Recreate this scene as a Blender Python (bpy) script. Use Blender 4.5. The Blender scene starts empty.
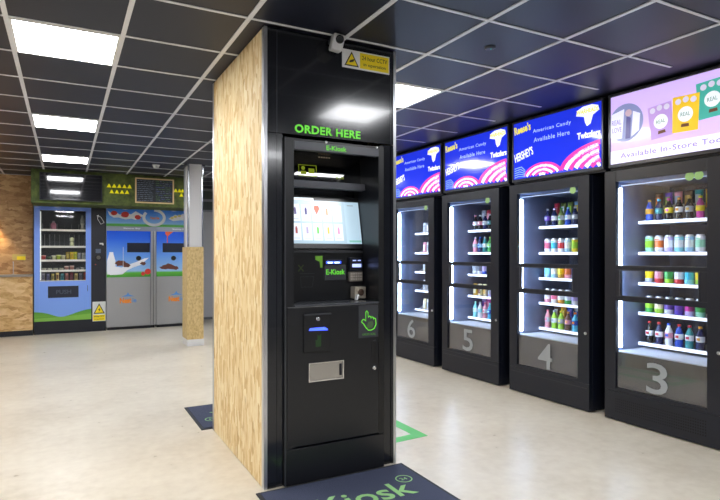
import bpy, math, random
from mathutils import Matrix, Vector
random.seed(7)
S = bpy.context.scene
COL = S.collection
PI = math.pi

# ------------------------------------------------------------------ materials
def lin(c):
    return tuple(((x/255)/12.92 if x/255 <= .04045 else ((x/255+.055)/1.055)**2.4) for x in c)
_mc = {}
EX = 2.8      # lit faces are dimmer than the room lamps by this factor
def mat(name, rgb, rough=.5, metal=0., emit=0., coat=0., spec=.5, bump=0., bscale=40.):
    if name in _mc: return _mc[name]
    m = bpy.data.materials.new(name); m.use_nodes = True
    nt = m.node_tree; b = nt.nodes['Principled BSDF']
    c = (*lin(rgb), 1)
    b.inputs['Base Color'].default_value = c
    b.inputs['Roughness'].default_value = rough
    b.inputs['Metallic'].default_value = metal
    b.inputs['Coat Weight'].default_value = coat
    b.inputs['Coat Roughness'].default_value = .03
    b.inputs['Specular IOR Level'].default_value = spec
    if emit:
        b.inputs['Emission Color'].default_value = c
        b.inputs['Emission Strength'].default_value = emit if emit > 9 else emit/EX
    if bump:
        n = nt.nodes.new('ShaderNodeTexNoise'); n.inputs['Scale'].default_value = bscale
        u = nt.nodes.new('ShaderNodeBump'); u.inputs['Strength'].default_value = bump
        u.inputs['Distance'].default_value = .01
        t = nt.nodes.new('ShaderNodeTexCoord')
        nt.links.new(t.outputs['Object'], n.inputs['Vector'])
        nt.links.new(n.outputs['Fac'], u.inputs['Height']); nt.links.new(u.outputs['Normal'], b.inputs['Normal'])
    _mc[name] = m
    return m

def ramp(nt, stops):
    r = nt.nodes.new('ShaderNodeValToRGB'); e = r.color_ramp.elements
    while len(e) < len(stops): e.new(.5)
    for i, (p, c) in enumerate(stops):
        e[i].position = p; e[i].color = (*lin(c), 1)
    return r

def osb(name, tones, stretch, rough=.55):
    """oriented strand board: strands are thin cells pointing along the stretched axis"""
    m = bpy.data.materials.new(name); m.use_nodes = True
    nt = m.node_tree; b = nt.nodes['Principled BSDF']; L = nt.links
    t = nt.nodes.new('ShaderNodeTexCoord')
    mp = nt.nodes.new('ShaderNodeMapping'); mp.inputs['Scale'].default_value = stretch
    L.new(t.outputs['Object'], mp.inputs['Vector'])
    n0 = nt.nodes.new('ShaderNodeTexNoise'); n0.inputs['Scale'].default_value = 7; n0.inputs['Detail'].default_value = 2
    L.new(t.outputs['Object'], n0.inputs['Vector'])
    mx = nt.nodes.new('ShaderNodeMix'); mx.data_type = 'VECTOR'; mx.inputs['Factor'].default_value = .35
    mix = nt.nodes.new('ShaderNodeVectorMath'); mix.operation = 'MULTIPLY_ADD'
    mix.inputs[1].default_value = (1.6, 1.6, 1.6)
    L.new(n0.outputs['Color'], mix.inputs[0]); L.new(mp.outputs['Vector'], mix.inputs[2])
    nt.nodes.remove(mx)
    v = nt.nodes.new('ShaderNodeTexVoronoi'); v.inputs['Scale'].default_value = 1.; v.inputs['Randomness'].default_value = 1
    L.new(mix.outputs[0], v.inputs['Vector'])
    sep = nt.nodes.new('ShaderNodeSeparateColor'); L.new(v.outputs['Color'], sep.inputs[0])
    n1 = nt.nodes.new('ShaderNodeTexNoise'); n1.inputs['Scale'].default_value = 1.3; n1.inputs['Detail'].default_value = 7
    n1.inputs['Roughness'].default_value = .65
    L.new(mix.outputs[0], n1.inputs['Vector'])
    ad = nt.nodes.new('ShaderNodeMath'); ad.operation = 'MULTIPLY_ADD'; ad.inputs[1].default_value = .38
    L.new(sep.outputs[0], ad.inputs[0])
    ml = nt.nodes.new('ShaderNodeMath'); ml.operation = 'MULTIPLY'; ml.inputs[1].default_value = .72
    L.new(n1.outputs['Fac'], ml.inputs[0]); L.new(ml.outputs[0], ad.inputs[2])
    r = ramp(nt, [(.18, tones[0]), (.38, tones[1]), (.55, tones[2]), (.78, tones[3])])
    L.new(ad.outputs[0], r.inputs[0]); L.new(r.outputs[0], b.inputs['Base Color'])
    b.inputs['Roughness'].default_value = rough
    u = nt.nodes.new('ShaderNodeBump'); u.inputs['Strength'].default_value = .25; u.inputs['Distance'].default_value = .004
    L.new(ad.outputs[0], u.inputs['Height']); L.new(u.outputs['Normal'], b.inputs['Normal'])
    return m

def floor_material():
    m = bpy.data.materials.new('pale_vinyl_floor'); m.use_nodes = True
    nt = m.node_tree; b = nt.nodes['Principled BSDF']; L = nt.links
    t = nt.nodes.new('ShaderNodeTexCoord')
    n = nt.nodes.new('ShaderNodeTexNoise'); n.inputs['Scale'].default_value = 1.6; n.inputs['Detail'].default_value = 8; n.inputs['Roughness'].default_value = .6
    n2 = nt.nodes.new('ShaderNodeTexNoise'); n2.inputs['Scale'].default_value = 14; n2.inputs['Detail'].default_value = 5
    L.new(t.outputs['Object'], n.inputs['Vector']); L.new(t.outputs['Object'], n2.inputs['Vector'])
    a = nt.nodes.new('ShaderNodeMath'); a.operation = 'MULTIPLY_ADD'; a.inputs[1].default_value = .4
    L.new(n2.outputs['Fac'], a.inputs[0])
    h = nt.nodes.new('ShaderNodeMath'); h.operation = 'MULTIPLY'; h.inputs[1].default_value = .6
    L.new(n.outputs['Fac'], h.inputs[0]); L.new(h.outputs[0], a.inputs[2])
    r = ramp(nt, [(.3, (196, 184, 163)), (.5, (213, 203, 185)), (.7, (226, 218, 201))])
    L.new(a.outputs[0], r.inputs[0]); L.new(r.outputs[0], b.inputs['Base Color'])
    b.inputs['Roughness'].default_value = .28; b.inputs['Specular IOR Level'].default_value = .45
    rr = nt.nodes.new('ShaderNodeMapRange'); rr.inputs[3].default_value = .22; rr.inputs[4].default_value = .42
    L.new(n2.outputs['Fac'], rr.inputs[0]); L.new(rr.outputs[0], b.inputs['Roughness'])
    return m

def moss_material():
    m = bpy.data.materials.new('green_moss'); m.use_nodes = True
    nt = m.node_tree; b = nt.nodes['Principled BSDF']; L = nt.links
    t = nt.nodes.new('ShaderNodeTexCoord')
    n = nt.nodes.new('ShaderNodeTexNoise'); n.inputs['Scale'].default_value = 9; n.inputs['Detail'].default_value = 8; n.inputs['Roughness'].default_value = .7
    L.new(t.outputs['Object'], n.inputs['Vector'])
    r = ramp(nt, [(.3, (50, 58, 32)), (.5, (76, 88, 44)), (.62, (94, 106, 54)), (.72, (92, 82, 60))])
    L.new(n.outputs['Fac'], r.inputs[0]); L.new(r.outputs[0], b.inputs['Base Color'])
    b.inputs['Roughness'].default_value = .9
    u = nt.nodes.new('ShaderNodeBump'); u.inputs['Strength'].default_value = .6; u.inputs['Distance'].default_value = .02
    L.new(n.outputs['Fac'], u.inputs['Height']); L.new(u.outputs['Normal'], b.inputs['Normal'])
    return m

def glass_material(name, tint=(255, 255, 255), base=.04, rough=.02):
    m = bpy.data.materials.new(name); m.use_nodes = True
    nt = m.node_tree; nt.nodes.remove(nt.nodes['Principled BSDF']); L = nt.links
    o = nt.nodes['Material Output']
    tr = nt.nodes.new('ShaderNodeBsdfTransparent'); tr.inputs[0].default_value = (*lin(tint), 1)
    g = nt.nodes.new('ShaderNodeBsdfGlossy'); g.inputs['Roughness'].default_value = rough
    f = nt.nodes.new('ShaderNodeLayerWeight'); f.inputs[0].default_value = .5
    pw = nt.nodes.new('ShaderNodeMath'); pw.operation = 'POWER'; pw.inputs[1].default_value = 4.5; L.new(f.outputs['Facing'], pw.inputs[0])
    a = nt.nodes.new('ShaderNodeMath'); a.operation = 'MULTIPLY_ADD'; a.inputs[1].default_value = .6; a.inputs[2].default_value = .03+base; a.use_clamp = True
    L.new(pw.outputs[0], a.inputs[0])
    mx = nt.nodes.new('ShaderNodeMixShader'); L.new(a.outputs[0], mx.inputs[0])
    L.new(tr.outputs[0], mx.inputs[1]); L.new(g.outputs[0], mx.inputs[2]); L.new(mx.outputs[0], o.inputs[0])
    return m

def gradient_print(name, stops, z0, z1, cloud=0., rough=.3, wav=.0, spec=.4, emit=0):
    """printed wrap: colour by height on the thing itself, white clouds as part of the print"""
    m = bpy.data.materials.new(name); m.use_nodes = True
    nt = m.node_tree; b = nt.nodes['Principled BSDF']; L = nt.links
    t = nt.nodes.new('ShaderNodeTexCoord'); s = nt.nodes.new('ShaderNodeSeparateXYZ')
    L.new(t.outputs['Object'], s.inputs[0])
    mr = nt.nodes.new('ShaderNodeMapRange'); mr.inputs[1].default_value = z0; mr.inputs[2].default_value = z1
    L.new(s.outputs[2], mr.inputs[0])
    r = ramp(nt, stops); L.new(mr.outputs[0], r.inputs[0])
    out = r.outputs[0]
    if cloud:
        mp = nt.nodes.new('ShaderNodeMapping'); mp.inputs['Scale'].default_value = (1, 1, 2.4)
        L.new(t.outputs['Object'], mp.inputs['Vector'])
        n = nt.nodes.new('ShaderNodeTexNoise'); n.inputs['Scale'].default_value = 5.5; n.inputs['Detail'].default_value = 5
        L.new(mp.outputs[0], n.inputs['Vector'])
        c = nt.nodes.new('ShaderNodeMapRange'); c.inputs[1].default_value = .53; c.inputs[2].default_value = .68; c.inputs[4].default_value = .85
        L.new(n.outputs['Fac'], c.inputs[0])
        g = nt.nodes.new('ShaderNodeMapRange'); g.inputs[1].default_value = cloud; g.inputs[2].default_value = cloud + .04
        L.new(mr.outputs[0], g.inputs[0])
        mu = nt.nodes.new('ShaderNodeMath'); mu.operation = 'MULTIPLY'
        L.new(c.outputs[0], mu.inputs[0]); L.new(g.outputs[0], mu.inputs[1])
        mx = nt.nodes.new('ShaderNodeMix'); mx.data_type = 'RGBA'
        L.new(mu.outputs[0], mx.inputs['Factor']); L.new(out, mx.inputs['A']); mx.inputs['B'].default_value = (.85, .9, 1, 1)
        out = mx.outputs['Result']
    L.new(out, b.inputs['Base Color'])
    if emit:
        L.new(out, b.inputs['Emission Color']); b.inputs['Emission Strength'].default_value = emit
    b.inputs['Roughness'].default_value = rough; b.inputs['Specular IOR Level'].default_value = spec
    return m

OSB_KIOSK = osb('strand_board_upright', [(158, 116, 62), (208, 170, 108), (230, 202, 148), (242, 224, 182)], (46, 40, 9))
OSB_WALL = osb('strand_board_wall', [(124, 86, 50), (162, 120, 76), (188, 146, 98), (208, 170, 120)], (7, 7, 17))
OSB_COUNTER = osb('strand_board_counter', [(150, 108, 60), (190, 146, 88), (212, 172, 114), (230, 196, 144)], (8, 8, 20))
FLOOR = floor_material(); MOSS = moss_material()
GLASS = glass_material('clear_glass', base=.0)
GLASS_DARK = glass_material('smoked_glass', (120, 125, 135), .06)
WHITE = mat('white_paint', (226, 226, 226), .5)
WALLW = mat('pale_wall_paint', (196, 198, 204), .6)
BLACK = mat('black_powder_coat', (16, 20, 33), .38)
GLOSS = mat('black_gloss_acrylic', (25, 27, 33), .15, coat=.15)
SATIN = mat('black_satin_steel', (24, 25, 29), .3)
DARKGREY = mat('dark_grey_steel', (62, 64, 70), .4)
ALU = mat('brushed_aluminium', (200, 202, 206), .28, metal=.9)
STEEL = mat('brushed_steel', (176, 178, 182), .34, metal=.75)
CHROME = mat('polished_steel', (215, 215, 218), .1, metal=1)
TILE = mat('black_ceiling_tile', (22, 26, 42), .45, spec=.45, bump=.03, bscale=3)
GRID = mat('white_grid_paint', (216, 218, 224), .4)
LEDP = mat('led_panel_diffuser', (250, 252, 255), .5, emit=10.5)
LEDS = mat('cool_led_strip', (196, 222, 255), .5, emit=12)
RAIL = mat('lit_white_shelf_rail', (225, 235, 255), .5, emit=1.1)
GREEN = mat('kiosk_green_vinyl', (118, 196, 62), .5)
GREENLIT = mat('kiosk_green_lit', (96, 200, 52), .5, emit=.55)
YEL = mat('warning_yellow', (250, 224, 14), .45)

# ------------------------------------------------------------------ mesh builder
class MB:
    def __init__(s): s.v = []; s.f = []; s.m = []; s.sm = []
    def add(s, vs, fs, mi=0, smooth=False):
        o = len(s.v); s.v += [tuple(v) for v in vs]
        for f in fs: s.f.append([i+o for i in f]); s.m.append(mi); s.sm.append(smooth)
        return s
    def box(s, x0, x1, y0, y1, z0, z1, mi=0):
        x0, x1 = sorted((x0, x1)); y0, y1 = sorted((y0, y1)); z0, z1 = sorted((z0, z1))
        vs = [(x, y, z) for z in (z0, z1) for y in (y0, y1) for x in (x0, x1)]
        return s.add(vs, [(0, 2, 3, 1), (4, 5, 7, 6), (0, 1, 5, 4), (2, 6, 7, 3), (0, 4, 6, 2), (1, 3, 7, 5)], mi)
    def prism(s, pts, lo, hi, plane='F', mi=0):
        """outline pts (a, b) extruded: 'F' faces -y (a=x, b=z), 'T' faces up (a=x, b=y), 'S' faces -x (a=y, b=z)"""
        area = sum(pts[i][0]*pts[(i+1) % len(pts)][1]-pts[(i+1) % len(pts)][0]*pts[i][1] for i in range(len(pts)))
        if area < 0: pts = pts[::-1]
        P = {'F': lambda a, b, c: (a, c, b), 'T': lambda a, b, c: (a, b, c), 'S': lambda a, b, c: (c, a, b)}[plane]
        n = len(pts)
        vs = [P(a, b, lo) for a, b in pts]+[P(a, b, hi) for a, b in pts]
        fs = [list(range(n)), list(range(2*n-1, n-1, -1))]+[(i, i+n, (i+1) % n+n, (i+1) % n) for i in range(n)]
        if plane == 'T': fs = [f[::-1] for f in fs]
        return s.add(vs, fs, mi)
    def ring(s, x0, x1, z0, z1, t, y0, y1, mi=0):
        tl, tr, tb, tt = t if isinstance(t, tuple) else (t, t, t, t)
        s.box(x0, x0+tl, y0, y1, z0, z1, mi); s.box(x1-tr, x1, y0, y1, z0, z1, mi)
        s.box(x0+tl, x1-tr, y0, y1, z0, z0+tb, mi); s.box(x0+tl, x1-tr, y0, y1, z1-tt, z1, mi); return s
    def lathe(s, prof, cx=0, cy=0, cz=0, seg=14, mi=None, axis='z', smooth=True):
        vs = []; fs = []; n = len(prof)
        for r, h in prof:
            for k in range(seg):
                a = 2*PI*k/seg
                if axis == 'z': vs.append((cx+r*math.cos(a), cy+r*math.sin(a), cz+h))
                else: vs.append((cx+r*math.cos(a), cy-h, cz+r*math.sin(a)))
        s0 = len(s.v); s.v += vs
        for i in range(n-1):
            for k in range(seg):
                a, b = i*seg+k, i*seg+(k+1) % seg
                s.f.append([s0+a, s0+b, s0+b+seg, s0+a+seg]); s.m.append(mi[i] if isinstance(mi, (list, tuple)) else (mi or 0)); s.sm.append(smooth)
        s.f.append([s0+k for k in range(seg)][::-1]); s.m.append(mi[0] if isinstance(mi, (list, tuple)) else (mi or 0)); s.sm.append(False)
        s.f.append([s0+(n-1)*seg+k for k in range(seg)]); s.m.append(mi[-1] if isinstance(mi, (list, tuple)) else (mi or 0)); s.sm.append(False)
        return s
    def stroke(s, pts, w, lo, hi, plane='F', closed=False, mi=0):
        """flat ribbon of width w along pts, extruded lo..hi"""
        P = [Vector((a, b)) for a, b in pts]; n = len(P)
        L = []; R = []
        for i in range(n):
            a = P[(i-1) % n] if (i or closed) else None; b = P[(i+1) % n] if (i < n-1 or closed) else None
            d = ((P[i]-a).normalized() if a is not None else Vector((0, 0)))+((b-P[i]).normalized() if b is not None else Vector((0, 0)))
            d = d.normalized() if d.length > 1e-6 else Vector((1, 0))
            nrm = Vector((-d.y, d.x))*w/2
            L.append(P[i]+nrm); R.append(P[i]-nrm)
        for i in range(n if closed else n-1):
            j = (i+1) % n
            s.prism([tuple(R[i]), tuple(R[j]), tuple(L[j]), tuple(L[i])], lo, hi, plane, mi)
        return s
    def xf(s, M):
        s.v = [tuple(M @ Vector(v)) for v in s.v]; return s
    def mesh(s, name, mats):
        me = bpy.data.meshes.new(name); me.from_pydata(s.v, [], s.f)
        for m in (mats if isinstance(mats, (list, tuple)) else [mats]): me.materials.append(m)
        me.polygons.foreach_set('material_index', s.m); me.polygons.foreach_set('use_smooth', s.sm)
        me.update(); return me

ORG = {}
def part(name, mb, mats, parent=None, bevel=0, label=None):
    o = bpy.data.objects.new(name, mb.mesh(name, mats) if isinstance(mb, MB) else mb)
    COL.objects.link(o)
    if parent is not None:
        o.parent = parent; off = ORG.get(parent.name, (0, 0, 0)); ORG[o.name] = off
        if any(off): o.data.transform(Matrix.Translation([-k for k in off]))
    if bevel:
        b = o.modifiers.new('bevel', 'BEVEL'); b.width = bevel; b.segments = 2; b.limit_method = 'ANGLE'; b.angle_limit = math.radians(50)
    if label: o['label'] = label
    return o
def tag(o, label, cat, group=None, kind=None):
    o['label'] = label; o['category'] = cat
    if group: o['group'] = group
    if kind: o['kind'] = kind
    return o
def root(name, loc, label, cat, group=None, rz=0., local=False):
    o = bpy.data.objects.new(name, None); COL.objects.link(o); o.empty_display_size = .1
    o.location = loc; o.rotation_euler = (0, 0, rz)
    ORG[o.name] = (0, 0, 0) if local else tuple(loc)
    return tag(o, label, cat, group)
def struct(name, mb, mats):
    o = part(name, mb, mats); o['kind'] = 'structure'; return o

# lettering: glyphs turned to mesh and fitted to a box
def text_mb(s, a0, a1, b0, b1, depth, plane='F', base=0., bold=.0, rot=0., spacing=1., mb=None, mi=0, shear=0.):
    cu = bpy.data.curves.new('t', 'FONT'); cu.body = s; cu.size = 1; cu.offset = bold; cu.extrude = .5; cu.space_character = spacing
    cu.resolution_u = 3; cu.shear = shear; cu.align_x = 'LEFT'
    ob = bpy.data.objects.new('t', cu)
    me = bpy.data.meshes.new_from_object(ob)
    xs = [v.co.x for v in me.vertices]; ys = [v.co.y for v in me.vertices]
    X0, X1, Y0, Y1 = min(xs), max(xs), min(ys), max(ys)
    sx = (a1-a0)/(X1-X0); sy = (b1-b0)/(Y1-Y0)
    ca, sa = math.cos(rot), math.sin(rot); cx, cy = (a0+a1)/2, (b0+b1)/2
    vs = []
    for v in me.vertices:
        a = a0+(v.co.x-X0)*sx-cx; b = b0+(v.co.y-Y0)*sy-cy
        a, b = cx+a*ca-b*sa, cy+a*sa+b*ca
        c = base+(.5+v.co.z)*depth
        vs.append((a, -c, b) if plane == 'F' else (a, b, c))
    fs = [list(p.vertices) for p in me.polygons]
    bpy.data.objects.remove(ob); bpy.data.curves.remove(cu); bpy.data.meshes.remove(me)
    mb = mb or MB(); mb.add(vs, fs, mi); return mb

# ------------------------------------------------------------------ camera
cam = bpy.data.cameras.new('camera'); co = bpy.data.objects.new('camera', cam); COL.objects.link(co)
cam.sensor_width = 36; cam.lens = 36*554/720; cam.shift_y = 3/720
co.location = (0, 0, 1.355); co.rotation_euler = (PI/2, 0, -math.radians(28.07))
cam.clip_start = .05
S.camera = co

# ------------------------------------------------------------------ room shell
H = 2.66
X0, X1, Y0, Y1 = -3.4, 4.95, -3.6, 11.45
struct('floor', MB().box(X0-.1, X1+.1, Y0-.1, Y1+.1, -.1, 0), FLOOR)
struct('ceiling', MB().box(X0-.1, X1+.1, Y0-.1, Y1+.1, H, H+.1), TILE)
struct('wall_back', MB().box(X0-.1, X1+.1, Y1, Y1+.1, 0, H), WALLW)
struct('wall_left', MB().box(X0-.1, X0, Y0, Y1, 0, H), WALLW)
struct('wall_right', MB().box(X1, X1+.1, Y0, Y1, 0, H), mat('dark_wall_paint', (30, 32, 40), .6))
struct('wall_front', MB().box(X0, X1, Y0-.1, Y0, 0, H), WALLW)
struct('wall_back_left', MB().box(X0+.001, -.47, 10.85, 10.95, 0.001, H-.001), OSB_WALL)
struct('baseboard_back', MB().box(2.3, X1-.3, Y1-.02, Y1-.001, .001, .05), mat('grey_skirting', (120, 122, 128), .5))
# grey-green glazed transom high on the far wall, right of the column
w = MB().ring(1.9, 4.0, 2.19, 2.655, .04, Y1-.05, Y1-.002); w.box(1.94, 3.96, Y1-.045, Y1-.02, 2.40, 2.45)
wf = struct('window_1', w, mat('grey_window_frame', (150, 156, 166), .4))
part('window_pane', MB().box(1.94, 3.96, Y1-.03, Y1-.015, 2.23, 2.615), mat('grey_green_glazing', (92, 102, 96), .15), wf)
# ceiling grid of painted tees, 0.6 m module
gx = [-.286+.595*k for k in range(-5, 7)]; gy = [3.0+.6*k for k in range(-10, 15)]
g = MB()
for x in gx: g.box(x-.013, x+.013, Y0+.02, Y1-.02, H-.006, H-.0005)
for y in gy: g.box(X0+.02, 3.75, y-.010, y+.010, H-.005, H-.0006)
struct('trim_1', g, GRID)

# recessed LED panels
def ceiling_light(ix, iy, label):
    x0 = gx[0]+.595*ix; y0 = iy
    r = root('ceiling_light', (x0+.2975, y0+.3, H), label, 'ceiling light', 'square LED ceiling panels')
    part('light_frame', MB().ring(x0+.012, x0+.583, y0+.010, y0+.59, .012, H-.009, H-.0065) if False else
         MB().box(x0+.014, x0+.026, y0+.012, y0+.588, H-.010, H-.001).box(x0+.569, x0+.581, y0+.012, y0+.588, H-.010, H-.001)
         .box(x0+.026, x0+.569, y0+.012, y0+.022, H-.010, H-.001).box(x0+.026, x0+.569, y0+.578, y0+.588, H-.010, H-.001), WHITE, r)
    part('diffuser', MB().box(x0+.026, x0+.569, y0+.022, y0+.578, H-.008, H-.001), LEDP, r)
LT = {3.6: 'nearest', 6.0: 'middle', 8.4: 'farthest'}
for y in (-1.2, 1.2, 3.6, 6.0, 8.4):
    ceiling_light(5, y, ('square white LED ceiling panel left of the kiosk, %s of the three in line' % LT[y]) if y in LT else 'square white LED ceiling panel behind the viewer on the left side, out of view')
    ceiling_light(9, y, 'square white LED ceiling panel right behind the kiosk corner, bright on black ceiling' if y == 3.6 else
                  ('square white LED ceiling panel above the aisle before the cabinets, farther than the kiosk' if y > 3.6 else 'square white LED ceiling panel above the aisle, nearer than the kiosk'))
    if y < 8: ceiling_light(1, y, 'square white LED ceiling panel over the far left of the room, out of view')
r = root('smoke_detector', (1.196, 8.67, H), 'small round white smoke detector on the ceiling above the chalkboard', 'smoke detector')
part('base', MB().lathe([(.055, -.001), (.055, -.012), (.05, -.016)], 1.196, 8.67, H, 20), WHITE, r)
part('sensor_dome', MB().lathe([(.042, -.0165), (.042, -.035), (.03, -.045), (.01, -.047)], 1.196, 8.67, H, 20), WHITE, r)
r = root('motion_sensor', (2.378, 2.709, H), 'small dark ceiling sensor with a tiny green light above the aisle', 'sensor')
part('sensor_body', MB().lathe([(.035, -.001), (.035, -.008), (.022, -.014)], 2.378, 2.709, H, 16), mat('sensor_grey', (52, 56, 62), .4), r)
part('indicator', MB().lathe([(.006, -.0145), (.005, -.018)], 2.378, 2.70, H, 8), mat('teal_indicator', (40, 150, 130), .4, emit=.6), r)

# ------------------------------------------------------------------ ordering kiosk
K = root('ordering_kiosk', (1.445, 3.62, 0), 'tall black self-service ordering kiosk boxed in strand board, reaching the ceiling', 'kiosk')
YF, YB = 3.045, 4.285
part('side_panel', MB().box(1.005, 1.018, 3.085, 4.265, .003, H-.008), OSB_KIOSK, K, label='left strand board side')
part('side_panel', MB().box(1.872, 1.885, 3.085, 4.265, .003, H-.008), OSB_KIOSK, K, label='right strand board side')
def corner(x, sx, y, sy):
    m = MB(); a = x; b = x+sx*.018
    m.box(a-sx*.002, a-sx*.0005, y, y+sy*.04, .003, H-.008); m.box(a-sx*.002, b, y-sy*.0015, y, .003, H-.008)
    part('corner_trim', m, ALU, K)
corner(1.005, 1, YF, 1); corner(1.885, -1, YF, 1); corner(1.005, 1, YB, -1); corner(1.885, -1, YB, -1)
part('core', MB().box(1.019, 1.871, 3.40, 4.27, .003, H-.008), BLACK, K)
part('rear_panel', MB().box(1.024, 1.866, 4.271, 4.283, .003, H-.008), GLOSS, K)
part('header_panel', MB().box(1.0235, 1.8665, YF, 3.06, 2.05, H-.008), GLOSS, K, bevel=.0015)
m = MB().box(1.0235, 1.079, YF+.002, 3.39, .003, 2.046).box(1.0825, 1.118, YF+.006, 3.39, .003, 2.046)
part('stile', m, GLOSS, K)
m = MB().box(1.851, 1.8665, YF+.002, 3.39, .003, 2.046).box(1.789, 1.8475, YF+.006, 3.39, .003, 2.046)
part('stile', m, GLOSS, K)
part('seam_strip', MB().box(1.0795, 1.082, YF-.0005, YF+.0001, 2.05, H-.02), DARKGREY, K); part('seam_strip', MB().box(1.848, 1.8505, YF-.0005, YF+.0001, 2.05, H-.02), DARKGREY, K)
# terminal housing
fr = MB().box(1.121, 1.180, 3.03, 3.38, .003, 2.03).box(1.748, 1.786, 3.03, 3.38, .003, 2.03)
fr.box(1.180, 1.748, 3.045, 3.38, 2.012, 2.03)
T = part('terminal_frame', fr, SATIN, K, bevel=.002)
part('edge_highlight_strip', MB().box(1.1225, 1.128, 3.0275, 3.0299, .003, 2.03), DARKGREY, K)
rc = MB().box(1.1805, 1.7475, 3.36, 3.385, 1.05, 2.01)            # back of recess
rc.box(1.1805, 1.7475, 3.07, 3.36, 1.985, 2.01)
part('recess_lining', rc, mat('recess_black', (26, 28, 33), .22, coat=.2), K)
hb = part('header_bar', MB().box(1.1805, 1.7475, 3.026, 3.065, 1.962, 2.011), mat('header_grey', (74, 76, 84), .35), K, bevel=.002)
part('lettering', text_mb('E-Kiosk', 1.385, 1.52, 1.972, 2.000, .0015, base=-3.0255, bold=.02), GREENLIT, hb, label='green header lettering')
for x in (1.385, 1.735):
    part('screw_cap', MB().lathe([(.008, 0), (.008, .003), (.005, .005)], x, 3.028, 2.02, 12, axis='y'), WHITE, K)
part('lettering', text_mb('ORDER HERE', 1.190, 1.625, 2.063, 2.112, .004, base=-YF, bold=.028, spacing=1.08), GREENLIT, K, label='raised green heading letters')
# upper tilted glass with card symbol
def tilt(mb, y, z, deg):    # lean the top back about the line (y, z)
    M = Matrix.Translation((0, y, z)) @ Matrix.Rotation(-math.radians(deg), 4, 'X') @ Matrix.Translation((0, -y, -z))
    return mb.xf(M)
UG = part('upper_glass', tilt(MB().box(1.182, 1.746, 3.262, 3.272, 1.815, 1.99), 3.262, 1.815, 6.4), mat('black_mirror_glass', (10, 11, 14), .03, coat=1, spec=.9), K)
YG = mat('card_symbol_yellow_green', (150, 170, 30), .5, emit=.35)
m = MB().stroke([(1.305, 1.845), (1.425, 1.845), (1.425, 1.915), (1.305, 1.915)], .005, 3.2605, 3.2615, closed=True)
m.lathe([(.013, 0), (.013, .001)], 1.335, 3.2615, 1.895, 12, axis='y')
m.prism([(1.312, 1.855), (1.36, 1.855), (1.352, 1.876), (1.32, 1.876)], 3.2605, 3.2615)
m.prism([(1.372, 1.862), (1.412, 1.862), (1.412, 1.895), (1.372, 1.895)], 3.2605, 3.2615)
part('card_symbol', tilt(m, 3.262, 1.815, 6.4), YG, UG, label='yellow-green person and card symbol')
part('lettering', tilt(text_mb('€,00', 1.565, 1.62, 1.835, 1.858, .001, base=-3.2615), 3.262, 1.815, 6.4), YG, UG, label='faint green price')
m = MB()
for i in range(5): m.lathe([(.004, 0), (.003, .002)], 1.45+i*.018, 3.262, 1.975, 8, axis='y')
part('indicator_row', tilt(m, 3.262, 1.815, 6.4), mat('warm_indicator', (190, 170, 140), .5, emit=.5), UG)
part('ledge_bar', MB().box(1.182, 1.746, 3.20, 3.262, 1.765, 1.808), mat('ledge_grey', (84, 86, 94), .3), K, bevel=.003)
# touch screen (leans back)
TD = math.degrees(math.atan2(.06, .28))
def scr(mb): return tilt(mb, 3.238, 1.412, TD)
part('screen_bezel', scr(MB().box(1.182, 1.7465, 3.24, 3.26, 1.385, 1.735)), SATIN, K)
SC = part('screen', scr(MB().box(1.195, 1.742, 3.2365, 3.2398, 1.415, 1.700)), mat('screen_white', (170, 196, 212), .2, emit=.6), K, label='lit touch screen')
part('status_tab', scr(MB().box(1.282, 1.418, 3.2362, 3.2398, 1.7005, 1.716)), mat('screen_tab', (225, 235, 240), .3, emit=.9), SC)
part('side_list', scr(MB().box(1.632, 1.740, 3.2358, 3.2364, 1.418, 1.697)), mat('screen_pale_blue', (176, 202, 218), .3, emit=.72), SC, label='pale blue order list')
part('pay_button', scr(MB().box(1.650, 1.738, 3.2350, 3.2357, 1.424, 1.438)), mat('screen_teal', (120, 176, 168), .3, emit=.8), SC, label='teal button')
part('list_heading', scr(MB().box(1.655, 1.70, 3.2350, 3.2357, 1.672, 1.677)), mat('screen_grey_text', (130, 150, 160), .3, emit=.6), SC)
tilecol = [[(90, 80, 130), (60, 60, 130), (225, 120, 100), (220, 150, 110), (185, 200, 205)], [(150, 60, 60), (160, 150, 190), (80, 180, 60), (225, 180, 60), (205, 130, 170)]]
CARD = mat('screen_card', (214, 220, 234), .3, emit=.75); CL = mat('screen_line', (170, 185, 200), .3, emit=.8)
for rw in range(2):
    for c in range(5):
        cx = 1.284+.0735*c; zb = 1.56 if rw == 0 else 1.435
        cd = part('product_tile', scr(MB().box(cx-.032, cx+.032, 3.2356, 3.2364, zb, zb+.112)), CARD, SC)
        col = tilecol[rw][c]; mm = mat('screen_icon_%d_%d' % (rw, c), col, .4, emit=.8)
        if (rw, c) == (0, 2): sh = MB().prism([(cx, zb+.045), (cx+.022, zb+.085), (cx+.016, zb+.105), (cx-.012, zb+.105), (cx-.018, zb+.085)], 3.2349, 3.2355)
        else: sh = MB().prism([(cx-.007, zb+.045), (cx+.007, zb+.045), (cx+.007, zb+.078), (cx+.003, zb+.09), (cx-.004, zb+.09), (cx-.007, zb+.078)], 3.2349, 3.2355)
        part('product_picture', scr(sh), mm, cd)
        part('caption_line', scr(MB().box(cx-.02, cx+.02, 3.2349, 3.2355, zb+.012, zb+.016)), CL, cd)
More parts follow.
